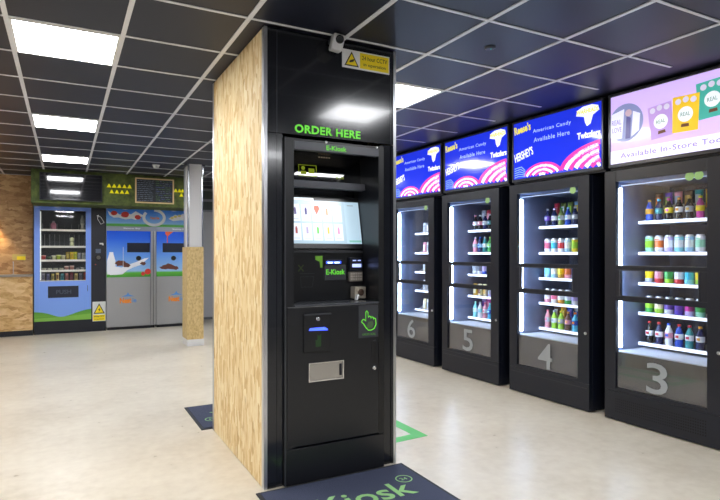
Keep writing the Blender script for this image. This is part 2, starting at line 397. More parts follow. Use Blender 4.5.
# reader panel
RP = part('reader_panel', MB().box(1.182, 1.7465, 3.240, 3.255, 1.052, 1.375), mat('reader_black', (22, 23, 26), .3), K, bevel=.002)
part('panel_top_edge', MB().box(1.182, 1.746, 3.222, 3.2395, 1.358, 1.366), DARKGREY, K)
y = 3.2395
part('sticker', MB().prism([(1.406, 1.336), (1.455, 1.336), (1.455, 1.262), (1.440, 1.262), (1.436, 1.30), (1.406, 1.312)], y-.001, y), mat('sticker_green', (96, 150, 40), .5, emit=.15), RP, label='green note sticker')
bl = part('note_slot', MB().box(1.466, 1.586, 3.222, y, 1.278, 1.312), BLACK, RP, bevel=.003)
part('slot_light', MB().box(1.474, 1.578, 3.2200, 3.2219, 1.287, 1.302), mat('blue_slot_light', (40, 70, 255), .4, emit=3), bl, label='glowing blue light')
part('light_core', MB().box(1.484, 1.518, 3.2188, 3.2199, 1.290, 1.297).box(1.532, 1.566, 3.2188, 3.2199, 1.290, 1.297), mat('blue_white_core', (190, 205, 255), .4, emit=5), bl)
pl = part('name_plate', MB().box(1.467, 1.621, 3.232, y, 1.180, 1.277), mat('plate_grey', (56, 58, 64), .35), RP, bevel=.002)
part('lettering', text_mb('E-Kiosk', 1.478, 1.612, 1.216, 1.250, .001, base=-3.2319, bold=.02), GREENLIT, pl, label='green lettering')
cr = part('card_reader', MB().box(1.636, 1.733, 3.205, y, 1.236, 1.326), BLACK, RP, bevel=.005)
part('reader_display', MB().box(1.652, 1.718, 3.2035, 3.2048, 1.262, 1.284), mat('reader_display_blue', (150, 165, 235), .4, emit=1.6), cr, label='lit blue display')
part('status_light', MB().box(1.656, 1.680, 3.2035, 3.2048, 1.303, 1.309).box(1.692, 1.714, 3.2035, 3.2048, 1.303, 1.309), mat('reader_display_blue', (0, 0, 0)), cr)
kp = part('keypad', MB().box(1.636, 1.733, 3.212, y, 1.170, 1.232), mat('keypad_metal', (132, 124, 118), .4, metal=.4), RP, bevel=.002)
km = MB()
for i in range(5):
    for j in range(3): km.box(1.645+i*.017, 1.657+i*.017, 3.208, 3.2118, 1.178+j*.018, 1.190+j*.018)
part('keypad_keys', km, mat('key_grey', (168, 160, 150), .4), kp)
co_ = part('coin_unit', MB().box(1.655, 1.738, 3.175, y, 1.058, 1.136), mat('coin_unit_beige', (176, 166, 150), .35, metal=.3), RP, bevel=.006)
part('coin_slot', MB().lathe([(.022, 0), (.022, .004), (.014, .006)], 1.70, 3.1745, 1.10, 16, axis='y'), mat('coin_brown', (80, 60, 48), .4), co_, label='dark round slot')
part('release_lever', MB().prism([(1.652, 1.054), (1.664, 1.054), (1.674, 1.085), (1.664, 1.09)], 3.150, 3.1745), WHITE, co_)
FI = mat('faint_icon_green', (60, 74, 30), .5); FG = mat('faint_icon_grey', (52, 54, 58), .5)
part('faint_cross_mark', MB().stroke([(1.29, 1.24), (1.325, 1.28)], .007, y-.0008, y-.0001).stroke([(1.29, 1.28), (1.325, 1.24)], .007, y-.0017, y-.0009), FI, RP)
part('faint_cup_outline', MB().stroke([(1.31, 1.14), (1.385, 1.14), (1.395, 1.205), (1.305, 1.205)], .003, y-.0008, y-.0001, closed=True).stroke([(1.30, 1.225), (1.40, 1.225)], .003, y-.0008, y-.0001), FG, RP)
part('shelf_ledge', MB().box(1.182, 1.7465, 3.024, 3.26, 1.040, 1.050), mat('ledge_edge', (70, 72, 78), .25), K, bevel=.001)
# service door
SD = part('service_door', MB().box(1.136, 1.745, 3.024, 3.06, .222, 1.038), SATIN, K, bevel=.003)
part('plinth_panel', MB().box(1.130, 1.785, 3.022, 3.05, .004, .212), SATIN, K, bevel=.003)
part('door_gap_rail', MB().box(1.7475, 1.785, 3.0275, 3.0299, .215, 2.03), mat('rail_black', (14, 15, 18), .4), K)
sp = part('slot_plate', MB().box(1.236, 1.409, 3.014, 3.0239, .769, .994), mat('slot_plate_black', (18, 19, 22), .4), SD, bevel=.002)
part('plate_lip', MB().box(1.236, 1.409, 3.006, 3.0139, .988, .996), DARKGREY, sp)
part('key_lock', MB().lathe([(.013, 0), (.013, .006), (.009, .008)], 1.325, 3.0139, .965, 16, axis='y'), CHROME, sp)
part('slot_light', MB().prism([(1.266, .898), (1.388, .894), (1.384, .904), (1.365, .914), (1.275, .912)], 3.009, 3.0139), mat('blue_slot_bright', (60, 84, 255), .4, emit=2.4), sp, label='glowing blue light')
part('arrow_mark', MB().prism([(1.31, .80), (1.345, .80), (1.345, .875), (1.335, .86), (1.322, .872), (1.322, .84), (1.31, .84)], 3.0128, 3.0138), mat('dim_green', (30, 66, 26), .5), sp, label='dim green arrow')
TR = part('coin_tray', MB().ring(1.268, 1.499, .592, .705, .007, 3.018, 3.035), CHROME, SD)
part('tray_pocket', MB().box(1.275, 1.492, 3.0225, 3.0238, .599, .698), mat('tray_steel', (176, 172, 166), .3, metal=.7), TR, label='brushed steel recess')
part('tray_flap_edge', MB().box(1.470, 1.484, 3.019, 3.0224, .615, .685), BLACK, TR)
hl = part('hand_sticker', MB().box(1.603, 1.742, 3.0228, 3.0239, .828, 1.030), mat('sticker_dark', (52, 54, 60), .5), SD)
hand = [(0, 28), (8, 38), (16, 36), (22, 30), (22, 66), (27, 72), (33, 66), (35, 44), (40, 50), (47, 47), (49, 40), (54, 46), (61, 43), (62, 36), (68, 40), (73, 36), (75, 14), (66, -2), (52, -8), (36, -8), (24, 2), (12, 18)]
hp = [(1.622+a*.00138, .886+b*.00152) for a, b in hand]
part('hand_outline', MB().stroke(hp, .006, 3.0216, 3.0227, closed=True), GREENLIT, hl, label='green pointing hand')
hp2 = [(1.622+(45+(a-45)*.42)*.00138, .886+(18+(b-18)*.42)*.00152) for a, b in hand]
part('palm_mark', MB().prism([(1.662, .885), (1.70, .885), (1.708, .912), (1.70, .93), (1.672, .925), (1.66, .905)], 3.0216, 3.0227), mat('dim_palm_green', (70, 96, 62), .5), hl)
part('lettering', text_mb('ORDER HERE', 1.628, 1.722, .843, .855, .001, base=-3.0227), mat('dim_caption_green', (70, 130, 50), .5, emit=.2), hl)
part('door_lock', MB().lathe([(.014, 0), (.014, .008), (.009, .01)], 1.712, 3.0239, .636, 16, axis='y'), CHROME, SD)
part('lock_slot', MB().box(1.695, 1.73, 3.0225, 3.0238, .665, .80), mat('rail_black', (0, 0, 0)), SD)
part('slot_mark', MB().box(1.705, 1.725, 3.0225, 3.0238, .805, .809), DARKGREY, SD)

# CCTV camera and sign on the kiosk header
r = root('security_camera', (1.425, 3.04, 2.60), 'small white security camera mounted at the top of the kiosk front', 'security camera')
part('bracket', MB().box(1.405, 1.435, 3.015, 3.0435, 2.615, 2.640), DARKGREY, r)
cb = MB().box(-.031, .031, -.045, .045, -.042, .042)
M = Matrix.Translation((1.425, 2.965, 2.600)) @ Matrix.Scale(1.12, 4) @ Matrix.Rotation(math.radians(-14), 4, 'Z') @ Matrix.Rotation(math.radians(12), 4, 'X') @ Matrix.Rotation(math.radians(10), 4, 'Y')
b_ = part('camera_body', cb.xf(M), mat('camera_white', (205, 205, 208), .35), r, bevel=.01)
part('lens', MB().lathe([(.022, 0), (.022, .003), (.016, .004), (.012, .002)], .004, -.0455, .014, 20, axis='y').xf(M), mat('lens_black', (28, 30, 32), .15), b_)
r = root('warning_sign', (1.667, 3.044, 2.55), 'yellow and white camera surveillance warning sign at kiosk top right', 'sign')
part('sign_plate', MB().box(1.499, 1.834, 3.039, 3.0442, 2.495, 2.607), mat('sign_white', (235, 235, 236), .35), r)
part('yellow_panel', MB().box(1.620, 1.828, 3.0375, 3.0388, 2.503, 2.599), YEL, r)
INK = mat('sign_ink', (40, 34, 20), .5)
part('lettering', text_mb('24 hour CCTV', 1.635, 1.815, 2.557, 2.583, .001, base=-3.0374), INK, r)
part('lettering', text_mb('in operation', 1.645, 1.805, 2.515, 2.539, .001, base=-3.0374), INK, r)
part('triangle_border', MB().prism([(1.512, 2.507), (1.612, 2.507), (1.562, 2.597)], 3.0378, 3.0388), INK, r)
part('triangle', MB().prism([(1.524, 2.514), (1.600, 2.514), (1.562, 2.583)], 3.0368, 3.0377), YEL, r)
part('camera_symbol', MB().prism([(1.545, 2.527), (1.572, 2.535), (1.582, 2.549), (1.575, 2.552), (1.548, 2.540)], 3.0358, 3.0367), INK, r)

# ------------------------------------------------------------------ mats and floor marking
MATF = mat('navy_mat_pile', (64, 70, 92), .95, bump=.5, bscale=250); MATE = mat('mat_rubber_edge', (34, 36, 42), .7)
MATG = mat('mat_print_green', (150, 200, 130), .9)
def mat_thing(cx, cy, flip, label):
    r = root('door_mat', (cx, cy, 0), label, 'mat', rz=PI if flip else 0, local=True)
    w, d = .4825, .345
    part('rubber_edge', MB().box(-w, w, -d, d, .001, .006), MATE, r)
    part('pile', MB().box(-w+.022, w-.022, -d+.022, d-.022, .0061, .010), MATF, r)
    part('lettering', text_mb('E-Kiosk', -.45, .33, -.08, .10, .0008, 'T', base=.0102, bold=.012), MATG, r, label='pale green lettering')
    c = [(.355+.048*math.cos(a*PI/12), .118+.048*math.sin(a*PI/12)) for a in range(24)]
    part('ring_mark', MB().stroke(c, .007, .0102, .011, 'T', closed=True), MATG, r)
    part('lettering', text_mb('24', .330, .374, .102, .134, .0008, 'T', base=.0102), MATG, r)
mat_thing(1.4285, 2.672, False, 'navy doormat with green lettering on the floor before the kiosk front')
mat_thing(1.405, 4.645, True, 'navy doormat on the floor behind the kiosk, mostly hidden')
GF = mat('floor_green_vinyl', (92, 196, 96), .4)
m = MB().stroke([(1.98, 3.405), (2.33, 3.43), (2.32, 4.55), (1.98, 4.55)], .125, .0005, .002, 'T', closed=True)
t_ = part('floor_marking', m, GF); tag(t_, 'green vinyl frame marking stuck to floor right of the kiosk', 'floor marking')

# ------------------------------------------------------------------ vending cabinets 3..6
YAW = math.radians(1.55)
def row(y): return 3.945-.027*(y-2.2)
W, D = .925, .84
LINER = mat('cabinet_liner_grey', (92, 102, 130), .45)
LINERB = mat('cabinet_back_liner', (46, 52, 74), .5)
LOWP = mat('lower_glass_grey', (84, 84, 88), .12, coat=.3)
NUM = mat('number_grey', (150, 154, 158), .5)
STK = mat('sticker_pale_green', (150, 190, 120), .5)
SHZ = [1.619, 1.361, 1.108, .861, .610]
LBS = {3: 'black glass-front vending cabinet numbered 3, nearest of the row', 4: 'black glass-front vending cabinet numbered 4, second nearest of the row',
       5: 'black glass-front vending cabinet numbered 5 between cabinets 6 and 4', 6: 'black glass-front vending cabinet numbered 6, farthest in the row'}
CAB = {}
def cabinet(n, yfar):
    r = root('vending_cabinet', (row(yfar), yfar, 0), LBS[n], 'vending machine', 'numbered vending cabinets', rz=-PI/2+YAW, local=True)
    CAB[n] = Matrix.Translation(r.location) @ Matrix.Rotation(-PI/2+YAW, 4, 'Z')
    s = MB().box(0, .03, .045, D, .008, 2.02).box(W-.03, W, .045, D, .008, 2.02).box(.03, W-.03, D-.03, D, .008, 2.02)
    s.box(.03, W-.03, .045, D-.03, 1.97, 2.02).box(.03, W-.03, .045, D-.03, .008, .24)
    part('casing', s, BLACK, r, bevel=.003)
    part('plinth', MB().box(.04, W-.04, .08, D-.02, .0, .0075), BLACK, r)
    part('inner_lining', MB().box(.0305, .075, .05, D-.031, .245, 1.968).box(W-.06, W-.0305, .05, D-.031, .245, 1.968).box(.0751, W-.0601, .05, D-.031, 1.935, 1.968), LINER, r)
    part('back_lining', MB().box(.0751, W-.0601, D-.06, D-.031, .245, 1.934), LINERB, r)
    part('floor_tray', MB().box(.0755, W-.0605, .05, D-.061, .545, .56), mat('tray_white', (190, 196, 205), .35), r)
    d = part('door', MB().ring(0, W, .24, 2.02, (.10, .115, .03, .09), 0, .042).box(.10, W-.115, .002, .042, .97, 1.01).box(.10, W-.115, .002, .042, 1.222, 1.255)
             .box(.10, .133, .002, .042, 1.01, 1.222).box(.757, W-.115, .002, .042, 1.01, 1.222).box(0, W, 0, .042, .010, .238), BLACK, r, bevel=.002)
    part('glass', MB().box(.1005, W-.1155, .012, .018, 1.2555, 1.9295), GLASS, d)
    part('glass', MB().box(.1005, W-.1155, .012, .018, .2705, .9695), GLASS, d)
    h = part('hatch', MB().ring(.1335, .7565, 1.0105, 1.2215, .006, -.002, .008), DARKGREY, r)
    part('hatch_glass', MB().box(.140, .750, .001, .006, 1.017, 1.215), GLASS, h)
    part('lower_panel', MB().box(.1005, W-.1155, .024, .034, .2705, .555), LOWP, r, label='dark grey translucent panel')
    part('number', text_mb(str(n), .355, .525, .285, .520, .0015, base=-.0118, bold=.008), NUM, r, label='large grey figure %d' % n)
    part('lock', MB().lathe([(.013, 0), (.013, .006), (.008, .009)], W-.035, -.0005, .67, 14, axis='y'), ALU, d)
    part('led_strip', MB().box(.078, .106, .052, .075, .59, 1.88), LEDS, r, label='glowing white vertical light strip')
    part('led_reflection', MB().box(.112, .81, .05, .06, 1.895, 1.902), mat('led_reflection_pale', (170, 190, 225), .4, emit=.5), r)  # reflection of the LED along the glass top, imitated by a thin glowing bar
    part('round_sticker', MB().lathe([(.032, 0), (.032, .001)], .75, .0105, 1.905, 20, axis='y'), STK, d, label='pale green round sticker')
    if n == 3: part('round_sticker', MB().lathe([(.032, 0), (.032, .001)], .685, .0105, 1.905, 20, axis='y'), STK, d, label='pale green round sticker')
    if n == 3:
        v = MB()
        for i in range(42):
            for j in range(6): v.box(.10+i*.017, .108+i*.017, -.0008, -.0002, .075+j*.020, .085+j*.020)
        part('vent_grille', v, mat('vent_hole', (6, 6, 8), .8), d)
    else:
        part('kick_seam', MB().box(.02, W-.02, -.001, -.0002, .20, .203), DARKGREY, d)
    for k, z in enumerate(SHZ):
        t = part('shelf', MB().box(.10, W-.065, .345, D-.065, z-.022, z-.012), mat('shelf_grey', (120, 124, 132), .4), r)
        part('shelf_rail', MB().box(.085, W-.062, .318, .344, z-.022, z+.002), RAIL, t, label='bright white front rail')
        tb = MB()
        tb.box(.10, W-.08, .329, .333, z+.0021, z+.0032)
        for q in range(8): tb.box(.125+q*.084, .145+q*.084, .326, .336, z+.0033, z+.009)
        part('price_clip', tb, mat('price_clip_grey', (110, 118, 135), .5), t)
        st = {3: (0,), 4: (0, 4), 5: (0, 4), 6: (0, 1, 2, 3, 4)}[n]
        if k in st:   # sloping gravity-feed tray walls
            wd = MB(); sz = .060 if k == 4 else .085
            for q in range(9):
                x = .098+q*.0825
                wd.prism([(.346, z-.011), (.72, z-.011), (.72, z+.15), (.66, z+.15)], x-.002, x+.002, 'S')
            part('sloping_divider', wd, mat('divider_white', (200, 206, 216), .4), t)
            part('upper_step', MB().box(.10, W-.066, .47, D-.066, z+sz, z+sz+.005), mat('divider_grey', (90, 94, 104), .4), t)
    return r
Y_FAR = {3: 3.075, 4: 4.15, 5: 5.225, 6: 6.30}
for n in (3, 4, 5, 6): cabinet(n, Y_FAR[n])

# ---- products
def hexm(c, rough=.3, metal=.0):
    k = 'print_%d_%d_%d' % c
    return mat(k, c, rough, metal)
_pm = {}
def can_mesh(c1, c2):
    k = ('can', c1, c2)
    if k not in _pm:
        r = .0335
        mb = MB().lathe([(r*.78, 0), (r, .010), (r, .05), (r, .062), (r, .108), (r, .134), (r*.8, .147), (r*.78, .150)], 0, 0, 0, 14, mi=[2, 0, 1, 1, 0, 2, 2, 2])
        # printed badge and stripe on the front
        mb.box(-.011, .011, -r-.0012, -r*.93, .070, .100, 1).box(-.016, .016, -r-.0006, -r*.86, .112, .122, 1)
        _pm[k] = mb.mesh('can', [hexm(c1), hexm(c2), ALU])
    return _pm[k]
def bottle_parts(c1, c2, c3):
    k = ('bot', c1, c2, c3)
    if k not in _pm:
        body = MB().lathe([(.024, 0), (.030, .008), (.029, .05), (.027, .065), (.030, .085), (.030, .115), (.022, .140), (.012, .160), (.012, .172)], 0, 0, 0, 14).mesh('bottle', [hexm(c1, .12)])
        lab = MB().lathe([(.0295, .0), (.0312, .001), (.0312, .043), (.030, .044)], 0, 0, .070, 14)
        lab.box(-.012, .012, -.0325, -.029, .083, .103, 1)
        lab = lab.mesh('label_band', [hexm(c2), hexm(c3)])
        cap = MB().lathe([(.014, 0), (.014, .016), (.012, .018)], 0, 0, .1722, 12).mesh('cap', [hexm(c3)])
        _pm[k] = (body, lab, cap)
    return _pm[k]
def pouch_mesh(c1, c2):
    k = ('pouch', c1, c2)
    if k not in _pm:
        mb = MB(); w, h = .034, .15; vs = []; nx, nz = 6, 8
        for side in (-1, 1):
            for j in range(nz+1):
                for i in range(nx+1):
                    u, v = i/nx*2-1, j/nz
                    t = .022*(1-u**4)*(1-(2*v-1)**6)*(1.15-.4*v)+.0006
                    vs.append((u*w*(1-.08*math.sin(v*PI)), side*t, v*h))
        fs = []; ms = []
        o = (nx+1)*(nz+1)
        for j in range(nz):
            for i in range(nx):
                a = j*(nx+1)+i
                fs.append([a, a+1, a+nx+2, a+nx+1]); ms.append(1 if 2 <= j <= 5 and 1 <= i <= 4 else 0)
                fs.append([o+a, o+a+nx+1, o+a+nx+2, o+a+1]); ms.append(0)
        per = [i for i in range(nx+1)]+[j*(nx+1)+nx for j in range(1, nz+1)]+[nz*(nx+1)+i for i in range(nx-1, -1, -1)]+[j*(nx+1) for j in range(nz-1, 0, -1)]
        for i in range(len(per)):
            a, b = per[i], per[(i+1) % len(per)]; fs.append([a, a+o, b+o, b]); ms.append(0)
        for f, mi in zip(fs, ms): pass
        s0 = 0; mb.v = vs; mb.f = fs; mb.m = ms; mb.sm = [True]*len(fs)
        _pm[k] = mb.mesh('pouch', [hexm(c1), hexm(c2)])
    return _pm[k]
CN = {'white': (225, 228, 232), 'silver': (170, 178, 190), 'red': (200, 40, 50), 'crimson': (170, 25, 60), 'pink': (225, 110, 140), 'rose': (225, 150, 165), 'orange': (230, 120, 45),
      'amber': (215, 150, 40), 'yellow': (228, 205, 30), 'gold': (190, 150, 50), 'lime': (150, 205, 50), 'green': (60, 160, 75), 'mint': (150, 220, 190), 'teal': (40, 140, 145),
      'aqua': (130, 210, 220), 'cyan': (60, 180, 215), 'sky blue': (150, 195, 230), 'blue': (40, 80, 190), 'navy': (28, 38, 84), 'lilac': (185, 170, 225), 'purple': (100, 60, 160),
      'violet': (80, 50, 170), 'magenta': (190, 50, 150), 'brown': (95, 60, 42), 'black': (24, 26, 32), 'olive': (110, 130, 60), 'cream': (225, 215, 170), 'grey': (120, 125, 135)}
ORD = ['leftmost', 'second from left', 'third from left', 'fourth from left', 'fifth from left', 'sixth from left', 'seventh from left', 'eighth from left', 'ninth from left', 'tenth from left']
SHN = ['top', 'second', 'third', 'fourth', 'bottom']
def place(kind, cols, M, x, y, z, label, group, rz=0.):
    c = [CN[q] for q in cols]
    if kind == 'bottle':
        b, l, k = bottle_parts(*c)
        o = bpy.data.objects.new('drink_bottle', b); COL.objects.link(o)
        for nm, me in (('label_band', l), ('cap', k)):
            p = bpy.data.objects.new(nm, me); COL.objects.link(p); p.parent = o
        cat = 'bottle'
    elif kind == 'can':
        o = bpy.data.objects.new('drink_can', can_mesh(*c)); COL.objects.link(o); cat = 'can'
    else:
        o = bpy.data.objects.new('sweet_pouch', pouch_mesh(*c)); COL.objects.link(o); cat = 'pouch'
    o.matrix_world = M @ Matrix.Translation((x, y, z)) @ Matrix.Rotation(rz, 4, 'Z')
    return tag(o, label, cat, group)
B, C, P = 'bottle', 'can', 'pouch'
STOCK = {
 3: [([(B, 'blue amber gold'), (B, 'navy teal cyan'), (B, 'black yellow magenta'), (B, 'black white amber'), (B, 'black silver gold'), (B, 'magenta yellow yellow')],
      [(P, 'brown orange'), (P, 'purple olive'), (P, 'rose silver'), (P, 'brown gold'), (P, 'teal silver'), (P, 'amber yellow')]),
     ([(C, 'mint lime'), (C, 'white orange'), (C, 'lilac white'), (C, 'aqua white'), (C, 'sky_blue white'), (C, 'white mint')], []),
     ([(C, 'silver yellow'), (C, 'red rose'), (C, 'lime green'), (C, 'red white'), (C, 'aqua cyan'), (C, 'lime yellow')], []),
     ([(C, 'green lime'), (C, 'lime cream'), (C, 'white purple'), (C, 'violet purple'), (C, 'lilac magenta'), (C, 'mint green')], []),
     ([(B, 'black white red'), (B, 'navy white red'), (B, 'white rose blue'), (B, 'blue white red'), (B, 'teal white crimson'), (B, 'navy white amber')], [])],
 4: [([(B, 'navy purple silver'), (B, 'navy white lilac'), (B, 'olive silver green'), (B, 'blue white sky_blue'), (B, 'navy silver white')],
      [(P, 'crimson pink'), (P, 'olive silver'), (P, 'olive lime'), (P, 'sky_blue yellow'), (P, 'silver white')]),
     ([(C, 'white pink'), (C, 'white cyan'), (C, 'white red'), (C, 'sky_blue white'), (C, 'yellow lime')], []),
     ([(C, 'sky_blue aqua'), (C, 'sky_blue white'), (C, 'gold yellow'), (C, 'rose orange'), (C, 'white blue')], []),
     ([(C, 'rose white'), (C, 'white pink'), (C, 'amber white'), (C, 'green white'), (C, 'white lilac')], []),
     ([(B, 'rose silver pink'), (B, 'lime white silver'), (B, 'lime silver yellow'), (B, 'brown rose amber'), (B, 'cyan blue orange')],
      [(P, 'brown white'), (P, 'amber yellow'), (P, 'blue violet'), (P, 'white blue'), (P, 'purple white')])],
 5: [([(B, 'black white rose'), (B, 'black rose white'), (B, 'navy white silver'), (B, 'black teal silver')], [(P, 'silver white'), (P, 'crimson rose'), (P, 'crimson pink'), (P, 'grey silver')]),
     ([(B, 'rose silver white'), (B, 'navy sky_blue blue'), (B, 'teal white silver'), (B, 'green mint lime')], []),
     ([(C, 'white silver'), (C, 'white grey'), (C, 'blue lilac'), (C, 'blue teal')], []),
     ([(P, 'gold cream'), (P, 'cream brown'), (P, 'cream gold'), (P, 'lilac silver')], []),
     ([(B, 'aqua white mint'), (B, 'white aqua silver'), (B, 'rose white pink'), (B, 'cyan blue aqua')], [(P, 'lilac purple'), (P, 'magenta pink'), (P, 'orange amber'), (P, 'orange brown')])],
 6: [([(P, 'white silver'), (P, 'silver white')], []), ([(P, 'rose white'), (P, 'white silver')], []), ([(P, 'cream silver'), (P, 'white grey')], []),
     ([(P, 'white silver'), (P, 'silver grey')], []), ([(P, 'cream white'), (P, 'white silver')], [])]}
CN['sky_blue'] = CN['sky blue']
KW = {'bottle': 'bottle', 'can': 'can', 'pouch': 'pouch'}
for n, shelves in STOCK.items():
    for k, (front, back) in enumerate(shelves):
        for back_row, items in ((0, front), (1, back)):
            for i, (kind, cols) in enumerate(items):
                x = .143+i*.0825 + (.0825 if n == 6 else 0); y = .383 if not back_row else .515
                z = SHZ[k]-.0115 if not back_row else SHZ[k]+(.0655 if k == 4 else .0905)
                cs = cols.split()
                ds = '%s and %s' % (cs[0].replace('_', ' '), cs[1].replace('_', ' ')) if cs[0] != cs[1] else cs[0]
                lb = '%s %s, %s%s, %s shelf, cabinet %d' % (ds, KW[kind], ORD[i].replace(' from', ' from the') if False else ORD[i], ' in rear row' if back_row else '', SHN[k], n)
                place(kind, cs, CAB[n], x, y, z, lb, 'drinks and sweets on the shelves of cabinet %d' % n)

# ------------------------------------------------------------------ lit signs above the cabinets
SBLUE = mat('sign_lit_blue', (26, 48, 216), .12, emit=.8, coat=.5)
SW = mat('sign_lit_white', (226, 232, 250), .3, emit=.95); SP = mat('sign_lit_pink', (206, 40, 150), .3, emit=.85)
SY = mat('sign_lit_yellow', (214, 206, 60), .3, emit=.85); SLB = mat('sign_lit_pale_blue', (120, 160, 240), .3, emit=.8)
SWT = mat('sign_lit_lettering', (150, 175, 250), .3, emit=.95)
ZS0, ZS1 = 2.075, 2.618
LS = {4: 'lit blue American candy sign above cabinet 4, with bright glare', 5: 'lit blue American candy sign above cabinet 5, middle of three blue', 6: 'lit blue American candy sign above cabinet 6, partly behind kiosk'}
def sign_box(n):
    lab = LS.get(n, 'lit lilac sign with printed snack pouches above cabinet 3')
    r = root('light_box_sign', (row(Y_FAR[n]), Y_FAR[n], 2.03), lab, 'sign', 'light box signs above the cabinets', rz=-PI/2+YAW, local=True)
    x0, x1 = .035, 1.063; Z = lambda z: z-2.03
    part('housing', MB().box(x0, x1, .03, .30, Z(2.03), Z(2.645)), BLACK, r)
    part('frame', MB().ring(x0, x1, Z(2.045), Z(2.64), (.018, .018, .028, .02), -.002, .029), mat('sign_frame_metal', (66, 68, 76), .25, metal=.5), r, bevel=.002)
    if n == 3:
        SL = mat('sign_lit_lilac', (196, 172, 238), .12, emit=.9, coat=.4)
        f = part('lit_face', MB().box(x0+.018, x1-.018, .006, .028, Z(ZS0), Z(ZS1)), SL, r, label='lilac lit face')
        e = .0055
        part('caption_strip', MB().box(x0+.018, x1-.018, e-.001, e, Z(ZS0), Z(2.178)), mat('sign_strip_white', (222, 218, 246), .3, emit=.9), f)
        part('lettering', text_mb('Available In-Store Today!!', .14, 1.02, Z(2.100), Z(2.152), .001, base=-e+.0011, bold=.008, spacing=1.1), mat('sign_lilac_text', (136, 118, 190), .4, emit=.5), f)
        circ = lambda cx, cz, rr, s=32: [(cx+rr*math.cos(2*PI*i/s), cz+rr*math.sin(2*PI*i/s)) for i in range(s)]
        cp = part('round_picture', MB().prism(circ(.185, Z(2.39), .150), e-.001, e), mat('picture_grey_blue', (120, 128, 176), .3, emit=.8), f, label='round photo of two people with pale bags')
        part('picture_bag', MB().prism([(.045, Z(2.30)), (.075, Z(2.27)), (.155, Z(2.27)), (.175, Z(2.50)), (.06, Z(2.475))], e-.002, e-.0011), mat('picture_bag_white', (206, 208, 240), .3, emit=.85), cp)
        part('picture_bag', MB().prism([(.235, Z(2.27)), (.30, Z(2.31)), (.31, Z(2.44)), (.25, Z(2.47))], e-.002, e-.0011), mat('picture_bag_white', (206, 208, 240), .3), cp)
        part('picture_figure', MB().prism([(.185, Z(2.26)), (.225, Z(2.26)), (.232, Z(2.42)), (.195, Z(2.44))], e-.003, e-.0021), mat('picture_indigo', (70, 66, 140), .3, emit=.5), cp)
        part('picture_face', MB().prism(circ(.212, Z(2.462), .028, 14), e-.003, e-.0021), mat('picture_skin', (186, 160, 176), .3, emit=.7), cp)
        part('lettering', text_mb('REAL', .065, .150, Z(2.385), Z(2.425), .001, base=-e+.0021), mat('sign_lilac_text', (0, 0, 0)), cp)
        part('lettering', text_mb('LOVE', .068, .152, Z(2.325), Z(2.365), .001, base=-e+.0021), mat('sign_lilac_text', (0, 0, 0)), cp)
        for (cx, cz, hw, hh, rot, colr, nm, lift) in ((.475, 2.345, .088, .125, .10, (172, 140, 206), 'lilac', .001), (.845, 2.425, .10, .13, .06, (64, 160, 150), 'green', .001), (.66, 2.36, .092, .13, -.03, (222, 182, 40), 'yellow', .003)):
            q = [(-hw, -hh), (hw, -hh), (hw*1.05, hh), (-hw*1.05, hh)]
            R = lambda pts: [(cx+a*math.cos(rot)-b*math.sin(rot), Z(cz)+a*math.sin(rot)+b*math.cos(rot)) for a, b in pts]
            pc = part('printed_pouch', MB().prism(R(q), e-lift-.001, e-lift), mat('sign_pouch_'+nm, colr, .3, emit=.75), f, label=nm+' printed pouch')
            pw = mat('sign_pouch_white', (216, 222, 230), .3, emit=.8)
            part('pouch_disc', MB().prism(R(circ(0, -.005, .055, 20)), e-lift-.002, e-lift-.0011), pw, pc)
            part('pouch_dots', MB().prism(R(circ(-.055, .092, .022, 12)), e-lift-.002, e-lift-.0011).prism(R(circ(0, .10, .022, 12)), e-lift-.002, e-lift-.0011).prism(R(circ(.055, .092, .022, 12)), e-lift-.002, e-lift-.0011), mat('sign_pouch_dot', (200, 196, 222), .3, emit=.7), pc)
            part('lettering', text_mb('REAL', cx-.034, cx+.034, Z(cz)-.018, Z(cz)+.010, .0008, base=-(e-lift-.0021), rot=rot), mat('sign_pouch_text', (90, 140, 130), .4, emit=.4), pc)
            part('pouch_window', MB().prism(R([(-.03, -.095), (.03, -.095), (.026, -.072), (-.026, -.072)]), e-lift-.002, e-lift-.0011), mat('sign_pouch_brown', (110, 70, 50), .4, emit=.4), pc)
        part('round_badge', MB().prism(circ(.965, Z(2.555), .05, 24), e-.001, e), mat('sign_pouch_white', (0, 0, 0)), f)
        return
    f = part('lit_face', MB().box(x0+.018, x1-.018, .006, .028, Z(ZS0), Z(ZS1)), SBLUE, r, label='blue lit face')
    e = .0055
    part('lettering', text_mb("Reese's", .062, .270, Z(2.515), Z(2.595), .001, base=-e, bold=.03, rot=.10), SY, f, label='yellow lettering')
    part('lettering', text_mb('American Candy', .30, .735, Z(2.478), Z(2.522), .001, base=-e, bold=.01, spacing=1.15), SWT, f, label='white lettering')
    part('lettering', text_mb('Available Here', .31, .72, Z(2.398), Z(2.440), .001, base=-e, bold=.01, spacing=1.15), SWT, f, label='white lettering')
    part('lettering', text_mb("HERSHEY'S", .065, .30, Z(2.262), Z(2.345), .001, base=-e, bold=.02, rot=.22), SW, f, label='white lettering')
    # pale cloud with yellow word, no figure
    part('cloud_shape', MB().prism([(.79, Z(2.54)), (.80, Z(2.585)), (.86, Z(2.608)), (.95, Z(2.61)), (1.01, Z(2.59)), (1.02, Z(2.55)), (.96, Z(2.52)), (.935, Z(2.45)), (.90, Z(2.435)), (.88, Z(2.47)), (.87, Z(2.52))], e-.0008, e-.0001), SW, f)
    part('lettering', text_mb('WARHEADS', .795, 1.015, Z(2.545), Z(2.585), .001, base=-e+.001, bold=.03), SY, f, label='yellow lettering')
    part('lettering', text_mb('Twizzlers', .80, 1.03, Z(2.335), Z(2.392), .001, base=-e, bold=.035), SW, f, label='white lettering')
